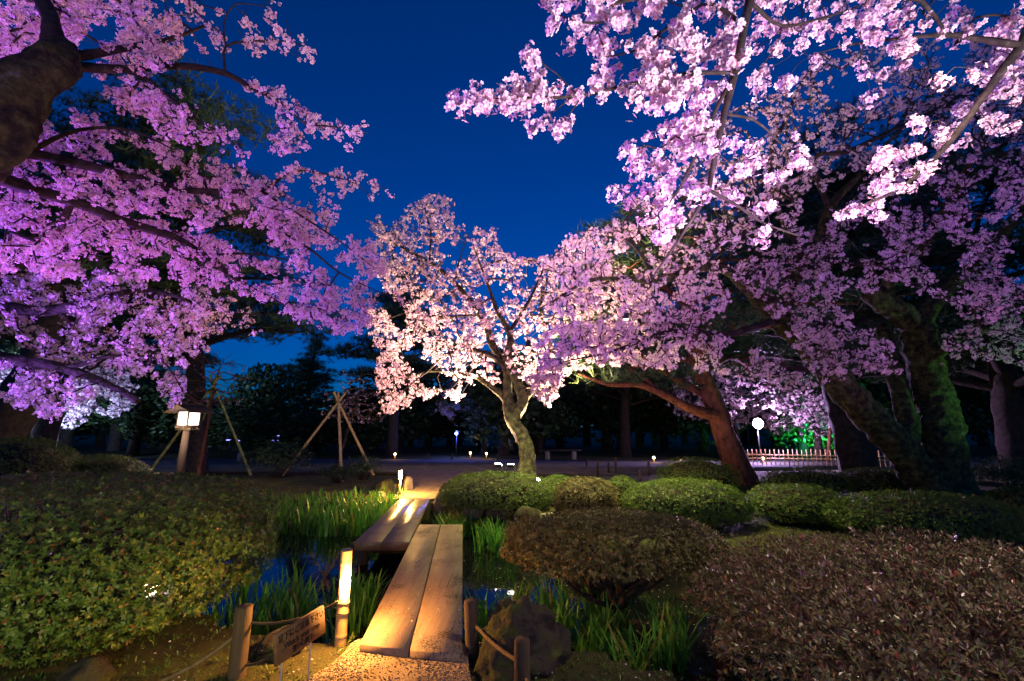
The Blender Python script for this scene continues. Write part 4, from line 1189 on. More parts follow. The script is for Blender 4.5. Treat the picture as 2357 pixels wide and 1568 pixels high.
# ------------------------------------------------------------------ clipped azaleas
def sprig(nl, length, width, seed, up=0.55):
    """a whorl of small leaves round +z"""
    rng = np.random.default_rng(seed)
    V, T, ti = [], [], []
    for i in range(nl):
        a = i * 2.4 + rng.random() * 0.5
        e = up + rng.normal() * 0.25
        L = length * (0.7 + 0.5 * rng.random())
        w = width * (0.8 + 0.4 * rng.random())
        d = np.array([math.cos(a) * math.cos(e), math.sin(a) * math.cos(e), math.sin(e)])
        s = np.array([-math.sin(a), math.cos(a), 0])
        n = np.cross(d, s) * -1
        b = len(V)
        V += [d * L * 0.05, d * L * 0.5 + s * w * 0.5 + n * w * 0.12, d * L * 0.5 - s * w * 0.5 + n * w * 0.12, d * L + np.array([0, 0, -0.12 * L])]
        T += [(b, b + 1, b + 3), (b, b + 3, b + 2)]
        r = rng.random()
        ti += [r] * 4
    return np.array(V), np.array(T), np.array(ti)
def dome_points(n, rng, e=2.4, low=-0.35):
    d = norm(rng.normal(size=(n * 3, 3)))
    d = d[d[:, 2] > low][:n]
    k = (np.abs(d[:, 0]) ** e + np.abs(d[:, 1]) ** e + np.abs(d[:, 2]) ** e) ** (-1 / e)
    return d * k[:, None]
def azalea(label, cx, cy, rx, ry, z0, z1, n, mat, ls=0.035, lw=0.014, seed=0, nl=6, stems=10, core=True, rz=0.0, low=-0.5, depth=0.16, bumpy=0.07, group=None, nsprig=0, e=2.6, open_low=0.0, stem_r=0.012):
    rng = np.random.default_rng(seed)
    root = thing('azalea_bush', label, 'bush', (cx, cy, 0), group)
    D = dome_points(n, rng, e, low)
    n = len(D)
    zc, rzz = z0 + (z1 - z0) * 0.42, (z1 - z0) * 0.58
    sc = np.array([rx, ry, rzz])
    k = 1 - np.abs(rng.normal(size=n)) * depth + np.array([noise.noise(Vector(tuple(q * 2.6 + seed))) for q in D]) * bumpy + np.array([noise.noise(Vector(tuple(q * 7.0 + seed))) for q in D]) * bumpy * 0.6
    if open_low:
        keep = (D[:, 2] > 0.05) | (np.array([noise.noise(Vector(tuple(q * 3.3 + seed * 2))) for q in D]) > open_low)
        D, k = D[keep], k[keep]
        n = len(D)
    cs, sn = math.cos(rz), math.sin(rz)
    Rz = np.array([[cs, sn, 0], [-sn, cs, 0], [0, 0, 1]])
    pos = (D * k[:, None] * sc) @ Rz + np.array([cx, cy, zc])
    pos[:, 2] = np.maximum(pos[:, 2], 0.03)
    nor = norm((D / sc) @ Rz)
    dirs = norm(nor * 0.9 + np.array([0, 0, 0.45]) + rng.normal(size=(n, 3)) * 0.38)
    if nsprig:
        vd = norm(CAM - pos)
        vis = np.where((vd * nor).sum(1) > 0.1, 1.0, 0.2) / np.linalg.norm(pos - CAM, axis=1)
        sx = np.abs(pos[:, 0]) < pos[:, 1] * 1.1
        pick = np.argsort(-(vis * np.where(sx, 1, 0.1) * rng.uniform(0.55, 1, n)))[:nsprig]
        sm = []
        for q in range(4):
            tv, tt, tn = sprig(nl, ls, lw, seed * 7 + q, 0.85 if seed == 2 else 0.55)
            o = mesh_np('leaf_sprig', tv, tt, mat, None, False, {'tint': np.clip(tn * 0.8 + 0.1, 0, 1)})
            sm.append(o.data)
            bpy.data.objects.remove(o)
        for w in pick:
            o = bpy.data.objects.new('leaf_sprig', sm[rng.integers(0, 4)])
            COL.objects.link(o)
            o.parent = root
            o.location = (float(pos[w][0] - cx), float(pos[w][1] - cy), float(pos[w][2]))
            o.rotation_euler = Vector([float(c) for c in dirs[w]]).to_track_quat('Z', 'Y').to_euler()
            o.scale = (float(rng.uniform(0.9, 1.3)),) * 3
        keep = np.ones(n, bool)
        keep[pick] = False
        pos, dirs = pos[keep], dirs[keep]
        n = len(pos)
    vs, ts, ti, off = [], [], [], 0
    kinds = rng.integers(0, 4, n)
    for q in range(4):
        tv, tt, tn = sprig(nl, ls, lw, seed * 7 + q, 0.85 if seed == 2 else 0.55)
        w = np.where(kinds == q)[0]
        V, T = scatter(tv, tt, pos[w], frames(dirs[w], rng.random(len(w)) * 6.28), 0.75 + 0.55 * rng.random(len(w)))
        vs.append(V)
        ts.append(T + off)
        off += len(V)
        ti.append(np.clip(np.tile(tn, len(w)) * 0.65 + np.repeat(rng.random(len(w)), len(tv)) * 0.4, 0, 1))
    mesh_np('foliage', np.vstack(vs), np.vstack(ts), mat, root, False, {'tint': np.concatenate(ti)}, True)
    # stems rising and forking from the ground into the crown
    b = Buf()
    for i in range(stems):
        a = rng.random() * 6.28
        r0 = 0.10 + 0.16 * rng.random()
        p0 = np.array([cx + math.cos(a) * r0 * rx, cy + math.sin(a) * r0 * ry, -0.05])
        for f in range(3):
            q = pos[rng.integers(0, n)]
            m1 = lerp(p0, q, 0.45) + np.array([0, 0, 0.10 * (z1 - z0)]) + rng.normal(size=3) * 0.05 * rx
            c = spline([(*p0, stem_r), (*m1, stem_r * 0.65), (*lerp(m1, q, 0.6) + rng.normal(size=3) * 0.02, stem_r * 0.4), (*q, stem_r * 0.15)], 0.10)
            b.add(*tube(c[:, :3], c[:, 3], 5, False))
    b.obj('stems', M['redtwig'] if seed == 2 else M['twig'], root, True, True)
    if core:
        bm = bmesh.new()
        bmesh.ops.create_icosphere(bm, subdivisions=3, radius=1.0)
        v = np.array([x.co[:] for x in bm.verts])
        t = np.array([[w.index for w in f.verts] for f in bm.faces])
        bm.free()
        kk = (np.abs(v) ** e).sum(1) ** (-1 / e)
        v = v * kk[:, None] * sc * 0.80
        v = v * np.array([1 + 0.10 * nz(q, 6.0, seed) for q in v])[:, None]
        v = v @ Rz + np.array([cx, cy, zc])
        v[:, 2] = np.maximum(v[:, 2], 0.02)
        mesh_np('dark_inner_core', v, t, M['twig'], root, True, None, True)  # solid twig-brown dome standing in for the dark shaded inside of the bush
    return root
def az_px(label, x0, x1, ytop, Y, n, mat, seed, z0=0.0, ry=None, **kw):
    a, b = P(x0, ytop, Y), P(x1, ytop, Y)
    z1 = P((x0 + x1) / 2, ytop, Y)[2]
    rx = (b[0] - a[0]) / 2 * 0.97
    kw.setdefault('e', 2.25)
    kw.setdefault('depth', 0.10)
    kw.setdefault('nl', 5)
    n = int(n * 0.9)
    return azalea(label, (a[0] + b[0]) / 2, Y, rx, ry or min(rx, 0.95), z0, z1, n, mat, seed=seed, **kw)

azalea('broad spreading green azalea with bare lower branches beside the dark log post', -3.78, 3.85, 1.62, 1.12, 0.12, 1.10, 22000, M['azalea'], 0.032, 0.0145, 1, 5, 26, False, 0.0, -0.8, 0.13, 0.05, open_low=-0.6, stem_r=0.017, nsprig=300, e=3.1)
azalea('broad wind blown azalea of narrow bronze leaves with pale tips', 2.55, 2.75, 1.42, 0.95, 0.02, 0.83, 15500, M['azaleab'], 0.037, 0.009, 2, 5, 90, False, 0.0, -0.5, 0.26, 0.10, open_low=-0.1, stem_r=0.012, nsprig=300)
azalea('umbrella shaped azalea with reddish leaves on twisted bare trunks over the pond', 0.92, 4.35, 1.0, 0.72, 0.24, 0.70, 9000, M['azaleam'], 0.029, 0.012, 3, 6, 9, False, 0.0, -0.3, 0.16, 0.09, open_low=0.0, stem_r=0.026, nsprig=300)
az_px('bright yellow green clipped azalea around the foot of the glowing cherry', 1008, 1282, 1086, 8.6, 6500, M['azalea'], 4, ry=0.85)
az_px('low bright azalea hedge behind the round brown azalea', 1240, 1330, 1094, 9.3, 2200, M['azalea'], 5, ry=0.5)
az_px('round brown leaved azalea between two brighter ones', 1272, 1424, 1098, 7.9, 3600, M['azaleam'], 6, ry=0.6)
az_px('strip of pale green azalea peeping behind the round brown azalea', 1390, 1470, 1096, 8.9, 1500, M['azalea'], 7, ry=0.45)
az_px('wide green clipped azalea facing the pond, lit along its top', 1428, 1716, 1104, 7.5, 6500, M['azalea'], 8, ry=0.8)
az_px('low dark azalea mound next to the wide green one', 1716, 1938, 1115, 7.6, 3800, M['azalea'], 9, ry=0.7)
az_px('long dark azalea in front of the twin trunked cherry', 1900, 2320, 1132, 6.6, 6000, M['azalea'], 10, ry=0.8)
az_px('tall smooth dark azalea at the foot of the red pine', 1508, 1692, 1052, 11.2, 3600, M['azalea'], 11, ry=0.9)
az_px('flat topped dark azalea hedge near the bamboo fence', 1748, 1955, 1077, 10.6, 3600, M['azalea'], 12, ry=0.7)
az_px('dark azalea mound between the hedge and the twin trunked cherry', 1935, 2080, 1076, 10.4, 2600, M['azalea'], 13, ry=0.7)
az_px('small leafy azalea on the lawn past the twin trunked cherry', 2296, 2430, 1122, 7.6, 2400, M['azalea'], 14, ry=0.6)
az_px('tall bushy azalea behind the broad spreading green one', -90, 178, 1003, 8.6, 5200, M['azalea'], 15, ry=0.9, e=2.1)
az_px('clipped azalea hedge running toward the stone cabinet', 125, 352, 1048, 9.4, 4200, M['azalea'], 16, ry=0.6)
# loose leafy shrubs on the far bank
def shrub(label, px, py, Y, r, h, n, seed, mat):
    q = P(px, py, Y)
    return azalea(label, q[0], Y, r, r * 0.8, 0.12, h, n, mat, 0.07, 0.022, seed, 6, 9, False, 0, -0.5, 0.45, 0.25, open_low=0.0, stem_r=0.013)
shrub('dark leafy shrub under the far lean of the bamboo props', 640, 1080, 14.2, 1.0, 1.15, 900, 31, M['darkleaf'])
shrub('sparse woody shrub at the front foot of the bamboo props', 775, 1110, 12.6, 0.55, 0.5, 260, 32, M['darkleaf'])
shrub('small shrub beside the inner bamboo prop', 835, 1090, 13.4, 0.5, 0.7, 260, 33, M['darkleaf'])
shrub('round shrub on the shaded lawn past the twin trunked cherry', 2330, 1090, 11.0, 0.9, 0.8, 900, 34, M['darkleaf'])

# ------------------------------------------------------------------ irises
def blade(rng, h, lean, w):
    a = rng.random() * 6.28
    d = np.array([math.cos(a), math.sin(a), 0])
    s = np.array([-d[1], d[0], 0])
    V, T = [], []
    for i, t in enumerate((0, 0.35, 0.68, 0.9)):
        c = d * lean * t * t + np.array([0, 0, h * (t - 0.12 * lean / 0.3 * t * t)])
        ww = w * (1 - 0.1 * t) * (1 if t < 0.7 else 0.6)
        V += [c - s * ww / 2, c + s * ww / 2]
    V.append(d * lean + np.array([0, 0, h * (1 - 0.12 * lean / 0.3)]))
    for i in range(3):
        b = 2 * i
        T += [(b, b + 1, b + 3), (b, b + 3, b + 2)]
    T.append((6, 7, 8))
    return np.array(V), np.array(T)
def iris_clump(seed, nb, h):
    rng = np.random.default_rng(seed)
    b, ti = Buf(), []
    for i in range(nb):
        V, T = blade(rng, h * (0.55 + 0.6 * rng.random()), 0.04 + 0.16 * rng.random() + (0.16 if rng.random() < 0.16 else 0), 0.017 + 0.008 * rng.random())
        V[:, :2] += rng.normal(size=2) * 0.03
        b.add(V, T)
        ti += [rng.random()] * len(V)
    v, t = b.get()
    return v, t, np.array(ti)
IR = [iris_clump(100 + i, 6 + i % 3, 0.42) for i in range(7)]
iris_me = []
for v, t, ti in IR:
    o = mesh_np('iris_plant', v, t, M['iris'], None, False, {'tint': ti})
    iris_me.append(o.data)
    bpy.data.objects.remove(o)
def iris_bed(n, poly, label, group, seed, zr=(-0.42, -0.34), sc=(0.8, 1.25)):
    rng = np.random.default_rng(seed)
    p = np.array([G(*q, WATER_Z)[:2] for q in poly])
    lo, hi = p.min(0), p.max(0)
    k = 0
    while k < n:
        q = lo + (hi - lo) * rng.random(2)
        if not in_poly(q[None], p)[0] or noise.noise(Vector((q[0] * 2.2, q[1] * 2.2, seed))) < -0.22:
            continue
        o = bpy.data.objects.new('iris_plant', iris_me[rng.integers(0, 7)])
        COL.objects.link(o)
        o.location = (float(q[0]), float(q[1]), float(rng.uniform(*zr)))
        o.rotation_euler = (0, 0, rng.random() * 6.28)
        s = rng.uniform(*sc)
        o.scale = (s, s, s)
        tag(o, label, 'iris', group)
        k += 1
iris_bed(70, [(455, 1500), (520, 1440), (560, 1370), (690, 1390), (800, 1420), (850, 1410), (830, 1470), (790, 1500), (700, 1525), (600, 1530)], 'iris plant standing in the water behind the notice board and dark rope', 'irises behind the notice board', 81, sc=(0.75, 1.1))
iris_bed(34, [(840, 1440), (890, 1360), (880, 1350), (800, 1400), (800, 1440)], 'iris plant in the water beside the long planks and bamboo lamp', 'irises beside the bamboo lamp', 82, sc=(0.7, 1.0))
iris_bed(26, [(1075, 1500), (1075, 1420), (1170, 1420), (1180, 1480), (1110, 1510)], 'iris plant in the water between the planks and the mossy boulder', 'irises by the mossy boulder', 83, sc=(0.7, 1.0))
iris_bed(80, [(1180, 1490), (1190, 1430), (1330, 1430), (1480, 1440), (1600, 1480), (1560, 1560), (1420, 1580), (1280, 1560)], 'iris plant under the umbrella shaped azalea', 'irises under the umbrella azalea', 84, sc=(0.85, 1.2))
fp = np.array([G(*q, WATER_Z)[:2] for q in [(600, 1230), (880, 1240), (905, 1205), (920, 1172), (800, 1176), (600, 1178)]])
rng = np.random.default_rng(85)
q = fp.min(0) + (fp.max(0) - fp.min(0)) * rng.random((1500, 2))
q = q[in_poly(q, fp)][:330]
b, ti = Buf(), []
for x, y in q:
    v, t, tn = IR[rng.integers(0, 7)]
    a = rng.random() * 6.28
    v = v @ np.array([[math.cos(a), math.sin(a), 0], [-math.sin(a), math.cos(a), 0], [0, 0, 1]]) * rng.uniform(0.9, 1.35)
    b.add(v + [x, y, -0.36], t)
    ti.append(tn)
v, t = b.get()
tag(mesh_np('iris_bed', v, t, M['iris'], None, False, {'tint': np.concatenate(ti)}, True), 'dense bed of green irises along the far bank facing the bamboo props', 'irises')
iris_bed(75, [(995, 1240), (1010, 1205), (1080, 1225), (1180, 1250), (1190, 1290), (1120, 1280), (1070, 1275)], 'iris plant in the bed between the planks and the green azalea', 'irises beside the far planks', 86, sc=(0.8, 1.15))

# ------------------------------------------------------------------ pines and other evergreens
def tuft(seed, nn=7, L=1.05, w=0.10):
    rng = np.random.default_rng(seed)
    V, T = [], []
    for i in range(nn):
        d = norm(np.array([rng.normal(), rng.normal(), abs(rng.normal()) * 0.8 + 0.25]))
        s = norm(np.cross(d, rng.normal(size=3)))
        b = len(V)
        V += [s * w / 2, -s * w / 2, d * L * (0.7 + 0.5 * rng.random())]
        T.append((b, b + 1, b + 2))
    return np.array(V), np.array(T)
TUFTS = [tuft(i) for i in range(4)]
def pads_to_mesh(pads, tsize, dens, rng, root, mat=None):
    """pads: (centre, radius, height)"""
    pos = []
    for c, r, h in pads:
        k = max(6, int(dens * 0.56 * r * r))
        a = rng.random(k) * 6.28
        q = np.sqrt(rng.random(k)) * r
        pz = (1 - (q / r) ** 2) * h * rng.random(k) + rng.normal(size=k) * 0.04
        pos.append(np.c_[np.cos(a) * q, np.sin(a) * q, pz] + c)
    pos = np.vstack(pos)
    vs, ts, ti, off = [], [], [], 0
    kind = rng.integers(0, 4, len(pos))
    for q in range(4):
        w = np.where(kind == q)[0]
        d = norm(np.tile([0, 0, 1.0], (len(w), 1)) + rng.normal(size=(len(w), 3)) * 0.45)
        V, T = scatter(*TUFTS[q], pos[w], frames(d, rng.random(len(w)) * 6.28), tsize * (0.7 + 0.6 * rng.random(len(w))))
        vs.append(V)
        ts.append(T + off)
        off += len(V)
        ti.append(np.repeat(rng.random(len(w)), len(TUFTS[q][0])))
    return mesh_np('needles', np.vstack(vs), np.vstack(ts), mat or M['needle'], root, False, {'tint': np.concatenate(ti)}, True)
def pine(label, trunk, seed, start=0.35, nl=16, reach=3.2, bark=None, padr=0.9, dens=70, tsize=0.26, droop=0.0, taper=0.75, group=None, limbs_px=None, name='pine_tree', needles=True):
    """trunk: rows (x, y, z, r)"""
    rng = np.random.default_rng(seed)
    tr = spline(trunk, 0.3)
    root = thing(name, label, 'tree', (tr[0][0], tr[0][1], 0), group)
    V, T = tube(tr[:, :3], tr[:, 3], 14, True, 0.2, seed)
    mesh_np('trunk', V, T, bark or M['pinebark'], root, True)
    pads, b = [], Buf()
    n = len(tr)
    for i in range(nl):
        t = start + (1 - start) * (i + rng.random() * 0.5) / nl
        p = tr[min(n - 1, int(t * (n - 1)))]
        a = i * 2.4 + rng.normal() * 0.4
        L = reach * (1 - taper * (t - start) / (1 - start)) * (0.75 + 0.4 * rng.random())
        d = np.array([math.cos(a), math.sin(a), 0])
        e = p[:3] + d * L + np.array([0, 0, L * (0.10 - droop) + rng.normal() * 0.12])
        m1 = lerp(p[:3], e, 0.5) + np.array([0, 0, L * 0.10]) + rng.normal(size=3) * 0.12
        r0 = max(0.02, p[3] * 0.42)
        c = spline([(*p[:3], r0), (*m1, r0 * 0.7), (*e, r0 * 0.25)], 0.35)
        b.add(*tube(c[:, :3], c[:, 3], 6, False))
        for k in np.linspace(0.38, 1.0, max(2, int(L / 0.75))):
            q = c[int(k * (len(c) - 1)), :3]
            side = np.array([-d[1], d[0], 0])
            for s in (-1, 1) if L > 1.3 else (0,):
                w = q + side * s * L * 0.22 * (1.2 - k * 0.7) * (0.6 + 0.8 * rng.random()) + np.array([0, 0, 0.1])
                pads.append((w, padr * (0.55 + 0.5 * rng.random()) * (0.6 + 0.4 * min(1, L / 2)), 0.22))
                b.add(*tube(np.array([q, lerp(q, w, 0.5) + [0, 0, 0.03], w]), [r0 * 0.3, r0 * 0.2, 0.01], 4, False))
    pads.append((tr[-1][:3], padr * 0.7, 0.4))
    for lp in (limbs_px or []):
        c = spline(lp, 0.25)
        V, T = tube(c[:, :3], c[:, 3], 10, True, 0.2, seed)
        mesh_np('limb', V, T, bark or M['pinebark'], root, True)
        for k in np.linspace(0.5, 1.0, 5):
            q = c[int(k * (len(c) - 1)), :3]
            pads.append((q + rng.normal(size=3) * np.array([0.4, 0.4, 0.1]) + [0, 0, 0.15], padr * 0.8, 0.2))
    b.obj('boughs', bark or M['pinebark'], root, True, True)
    if needles:
        pads_to_mesh(pads, tsize, dens, rng, root)
    return root
def col(px, Y, h, r, lean=(0, 0), wig=0.25, seed=0):
    x = P(px, 1050, Y)[0]
    rng = np.random.default_rng(seed)
    return [(x + lean[0] * t + wig * math.sin(t * 5 + seed) * t, Y + lean[1] * t, h * t - 0.1, r * (1 - 0.85 * t)) for t in (0, 0.2, 0.4, 0.6, 0.8, 1.0)]
pine('tall layered black pine towering behind the roofed lantern', col(455, 15, 14.5, .34, (-2.4, 0), 0.5, 1), 201, 0.30, 34, 4.4, padr=1.25, dens=80, tsize=0.30, taper=0.55)
pine('broad black pine beyond the leaning mossy cherry', col(90, 17, 13.5, .4, (0.6, 0), 0.5, 2), 202, 0.25, 30, 5.6, padr=1.3, dens=70, tsize=0.32, taper=0.55)
pine('narrow conical pine standing alone against the dusk sky', col(695, 34, 8.9, .3, (0.2, 0), 0.1, 3), 203, 0.30, 46, 3.1, padr=0.75, dens=150, tsize=0.30, taper=0.86)
pine('dark pine half hidden by the glowing cherry', col(900, 24, 9.6, .32, (0.3, 0), 0.2, 4), 204, 0.42, 24, 3.4, padr=1.1, dens=80, tsize=0.32, taper=0.5)
redt = [(*P(1712, 1118, 12.8), .42), (*P(1690, 1060, 12.8), .33), (*P(1660, 980, 12.8), .30), (*P(1632, 900, 12.8), .27), (*P(1608, 835, 12.8), .24), (*P(1585, 700, 12.8), .2), (*P(1560, 560, 12.8), .14), (*P(1560, 480, 12.8), .07)]
redl = [[(*P(1672, 960, 12.7), .16), (*P(1600, 945, 12.5), .14), (*P(1520, 905, 12.3), .11), (*P(1470, 885, 12.1), .09), (*P(1400, 885, 11.9), .06), (*P(1330, 860, 11.8), .03)],
        [(*P(1640, 920, 12.8), .12), (*P(1570, 880, 12.9), .10), (*P(1500, 845, 13.0), .08), (*P(1420, 840, 13.1), .05), (*P(1350, 800, 13.2), .02)],
        [(*P(1515, 903, 12.3), .07), (*P(1470, 860, 12.2), .06), (*P(1430, 845, 12.2), .05), (*P(1390, 800, 12.2), .03)]]
pine('red barked pine with low limbs reaching over the far path', redt, 205, 0.42, 20, 4.2, M['redbark'], 1.1, 85, 0.28, 0.02, 0.4, None, redl)
pine('dark pine with spreading boughs behind the twin trunked cherry', col(1985, 15.5, 11.5, .42, (-1.0, 0), 0.4, 6), 206, 0.3, 30, 5.2, padr=1.2, dens=75, tsize=0.32, taper=0.45)
pine('big black pine at the lawn edge past the twin trunked cherry', col(2330, 13.5, 11.0, .4, (0.5, 0), 0.4, 7), 207, 0.22, 34, 5.4, padr=1.2, dens=75, tsize=0.30, taper=0.4)
pine('leaning old pine trunk beside the blue lit far cherry', [(*P(-40, 1075, 10.5), .55), (*P(10, 990, 10.5), .45), (*P(60, 890, 10.5), .38), (*P(95, 800, 10.5), .32), (*P(110, 640, 10.5), .25), (*P(90, 480, 10.5), .12)], 208, 0.6, 14, 3.0, padr=1.0, dens=60, tsize=0.28, taper=0.4)
pine('thick dark pine trunk standing by the bamboo fence', col(1975, 14.2, 9.0, .5, (-1.2, 0), 0.2, 9), 209, 0.6, 14, 3.6, padr=1.1, dens=60, tsize=0.3, taper=0.4)

# far evergreens: three forms, copied with parts
def leaf_tree(label, Y, px, h, r, seed, n=2600, ls=0.22, mat=None, group=None):
    rng = np.random.default_rng(seed)
    x = P(px, 1050, Y)[0]
    root = thing('evergreen_tree', label, 'tree', (x, Y, 0), group)
    V, T = tube([(x, Y, -0.1), (x + 0.1, Y, h * 0.3), (x, Y, h * 0.7)], [0.25, 0.18, 0.06], 9, True, 0.2, seed)
    mesh_np('trunk', V, T, M['pinebark'], root, True)
    lob = [(norm(rng.normal(size=3)) * np.array([r, r, h * 0.5]) * 0.72 * rng.random() ** 0.4 + [x, Y, h * 0.50], 0.34 + 0.3 * rng.random()) for _ in range(22)]
    pos = []
    for c, s in lob:
        q = norm(rng.normal(size=(n // 22, 3))) * (0.6 + 0.4 * rng.random((n // 22, 1))) * s * np.array([r, r, h * 0.3]) * 0.9
        pos.append(c + q)
    pos = np.vstack(pos)
    pos[:, 2] = np.maximum(pos[:, 2], 0.15)
    tv = np.array([(-0.5, 0, 0), (0.1, -0.32, 0.08), (0.6, 0.05, 0), (0.1, 0.34, 0.1)])
    tt = np.array([(0, 1, 2), (0, 2, 3)])
    V, T = scatter(tv, tt, pos, frames(rdir(len(pos), rng), rng.random(len(pos)) * 6.28), ls * (0.6 + 0.8 * rng.random(len(pos))))
    mesh_np('crown', V, T, mat or M['darkleaf'], root, False, {'tint': np.repeat(rng.random(len(pos)), 4)}, True)
    b = Buf()
    for c, s in lob[:9]:
        b.add(*tube(np.array([(x, Y, h * 0.28), lerp((x, Y, h * 0.3), c, 0.5) + [0, 0, 0.2], c]), [0.09, 0.06, 0.02], 5, False))
    b.obj('boughs', M['pinebark'], root, True, True)
    return root
def copy_tree(o, loc, rz, s):
    c = o.copy()
    COL.objects.link(c)
    for ch in o.children:
        k = ch.copy()
        COL.objects.link(k)
        k.parent = c
        k.matrix_parent_inverse = ch.matrix_parent_inverse.copy()
    c.location = loc
    c.rotation_euler = (0, 0, rz)
    c.scale = s
    return c
protoA = leaf_tree('dark evergreen tree in the shadowed wood beyond the far path', 27, 600, 6.0, 2.6, 301, 3600, 0.26, group='wood beyond the far path')
protoB = leaf_tree('dark evergreen tree in the shadowed wood beyond the far path', 26, 1240, 7.0, 3.0, 302, 3600, 0.26, group='wood beyond the far path')
protoP = pine('tall pine in the shadowed wood beyond the far path', col(1440, 24, 11, .3, (0.4, 0), 0.3, 11), 303, 0.25, 28, 3.8, padr=1.15, dens=60, tsize=0.34, taper=0.6, group='pines beyond the far path')
rw = np.random.default_rng(77)
for i in range(84):
    px = -500 + 3400 * (i + rw.random()) / 84
    Y = rw.uniform(24.5, 42)
    x = P(px, 1050, Y)[0]
    lowwin = 330 < px < 860
    if lowwin:
        s = rw.uniform(0.42, 0.58) if 540 < px < 800 else rw.uniform(0.6, 0.75)
        copy_tree(protoA, (x, Y, 0), rw.random() * 6.28, (1.2, 1.2, s))
    elif i % 3 == 0 and not (860 < px < 1340):
        s = rw.uniform(0.9, 1.3)
        copy_tree(protoP, (x, Y, 0), rw.random() * 6.28, (s, s, s))
    else:
        s = rw.uniform(0.9, 1.35)
        copy_tree(protoB if i % 2 else protoA, (x, Y, 0), rw.random() * 6.28, (s * 1.15, s * 1.15, s * (0.85 if px < 1350 else 1.15)))

# far floodlit cherries (small in the picture)
def far_cherry(label, px, Y, h, r, n, seed, size=0.14):
    x = P(px, 1050, Y)[0]
    rng = np.random.default_rng(seed)
    t = spline([(x, Y, -0.1, .2), (x + 0.15, Y, h * 0.25, .15), (x + 0.05, Y, h * 0.5, .09), (x, Y, h * 0.75, .03)], 0.3)
    d = rdir(n, rng) * (rng.random((n, 1)) ** 0.4)
    A = d * np.array([r, r * 0.8, h * 0.33]) + np.array([x, Y, h * 0.66])
    return cherry(label, [t], A, 0.5, size, 2, 0, M['bark'], 0.008, 2, 1.2, seed, 0.1, 4, None, 0.06)
far_cherry('blue white floodlit cherry far beyond the leaning pine trunk', 110, 19, 4.6, 3.0, 620, 401, 0.09)
far_cherry('second blue white cherry at the edge of the far path', -120, 17, 4.6, 2.6, 450, 402, 0.09)
far_cherry('pale pink cherry around the blazing violet floodlight', 1690, 21.5, 4.6, 3.2, 620, 403, 0.075)
far_cherry('low pink cherry spreading over the bamboo fence', 1880, 20.5, 3.4, 2.8, 520, 404, 0.07)
leaf_tree('green lit maple behind the bamboo fence', 24, 1850, 4.2, 2.4, 405, 2200, 0.2, M['azalea'])
far_cherry('dim bluish cherry behind the tiny blue lamp', 1110, 27, 5.0, 3.0, 260, 406, 0.16)

# floodlights of the far garden that show in the photograph
def beam(o, px, py, Y, target, color, power, angle):
    q = P(px, py, Y)
    light_at('lamp_beam', 'SPOT', (q[0], q[1] - 0.2, q[2]), color, power, o, 0.12, target, angle, 0.5)
def pole_lamp(label, px, py, Y, mat, r, color, power, target=None, angle=150, name='pole_lamp'):
    q = P(px, py, Y)
    o = thing(name, label, 'lamp', (q[0], q[1], 0))
    V, T = tube([(q[0], q[1] + 0.12, -0.05), (q[0], q[1] + 0.12, q[2])], [0.03, 0.025], 10)
    mesh_np('pole', V, T, M['metal'], o, True)
    V, T = tube([(q[0], q[1] + 0.04, q[2]), (q[0], q[1] + 0.12, q[2]), (q[0], q[1] + 0.24, q[2])], [r * 1.04, r * 1.04, r * 0.6], 20)
    mesh_np('housing', V, T, M['metal'], o)
    a = np.linspace(0, math.pi / 2, 7)
    V, T = tube([(q[0], q[1] + 0.03 - 0.06 * math.sin(k), q[2]) for k in a], [max(0.002, r * math.cos(k)) for k in a], 18)
    mesh_np('lens', V, T, mat, o, True)
    light_at('lamp_light', 'POINT' if target is None else 'SPOT', (q[0], q[1] - 0.14, q[2]), color, power, o, 0.08, target, angle, 0.4)
    return o
vl = pole_lamp('blazing violet white floodlight on a thin pole by the far path', 1745, 975, 19.2, M['glow_violet'], 0.22, (0.74, 0.5, 1.0), 1000.0)
beam(vl, 1745, 975, 19.2, (6.5, 10.0, 1.0), (0.6, 0.35, 1.0), 1700.0, 150)
pole_lamp('tiny deep blue lamp on a pole across the far path', 1050, 998, 23.5, M['glow_blue'], 0.075, (0.1, 0.15, 1.0), 160.0)
q = P(110, 1050, 19)
floodlight('blue white floodlight under the far cherry by the leaning pine', (q[0] + 0.6, 16.4, 0.35), (q[0] - 0.4, 19, 3.2), (0.45, 0.6, 1.0), 3600.0, M['glow_violet'], 130, 0.5, 0.2)
q = P(1850, 1050, 24)
floodlight('green floodlight under the maple behind the bamboo fence', (q[0] - 0.5, 21.8, 0.35), (q[0], 24.2, 2.4), (0.05, 1.0, 0.5), 800.0, M['glow_green'], 120, 0.5, 0.2)
q = P(1620, 1040, 12)
floodlight('amber floodlight hidden behind the tall smooth azalea, aimed at the red pine', (q[0] - 0.6, 11.9, 0.25), P(1500, 820, 12.4), (1.0, 0.60, 0.22), 420.0, M['glow_amber'], 140, 0.6, 0.15)

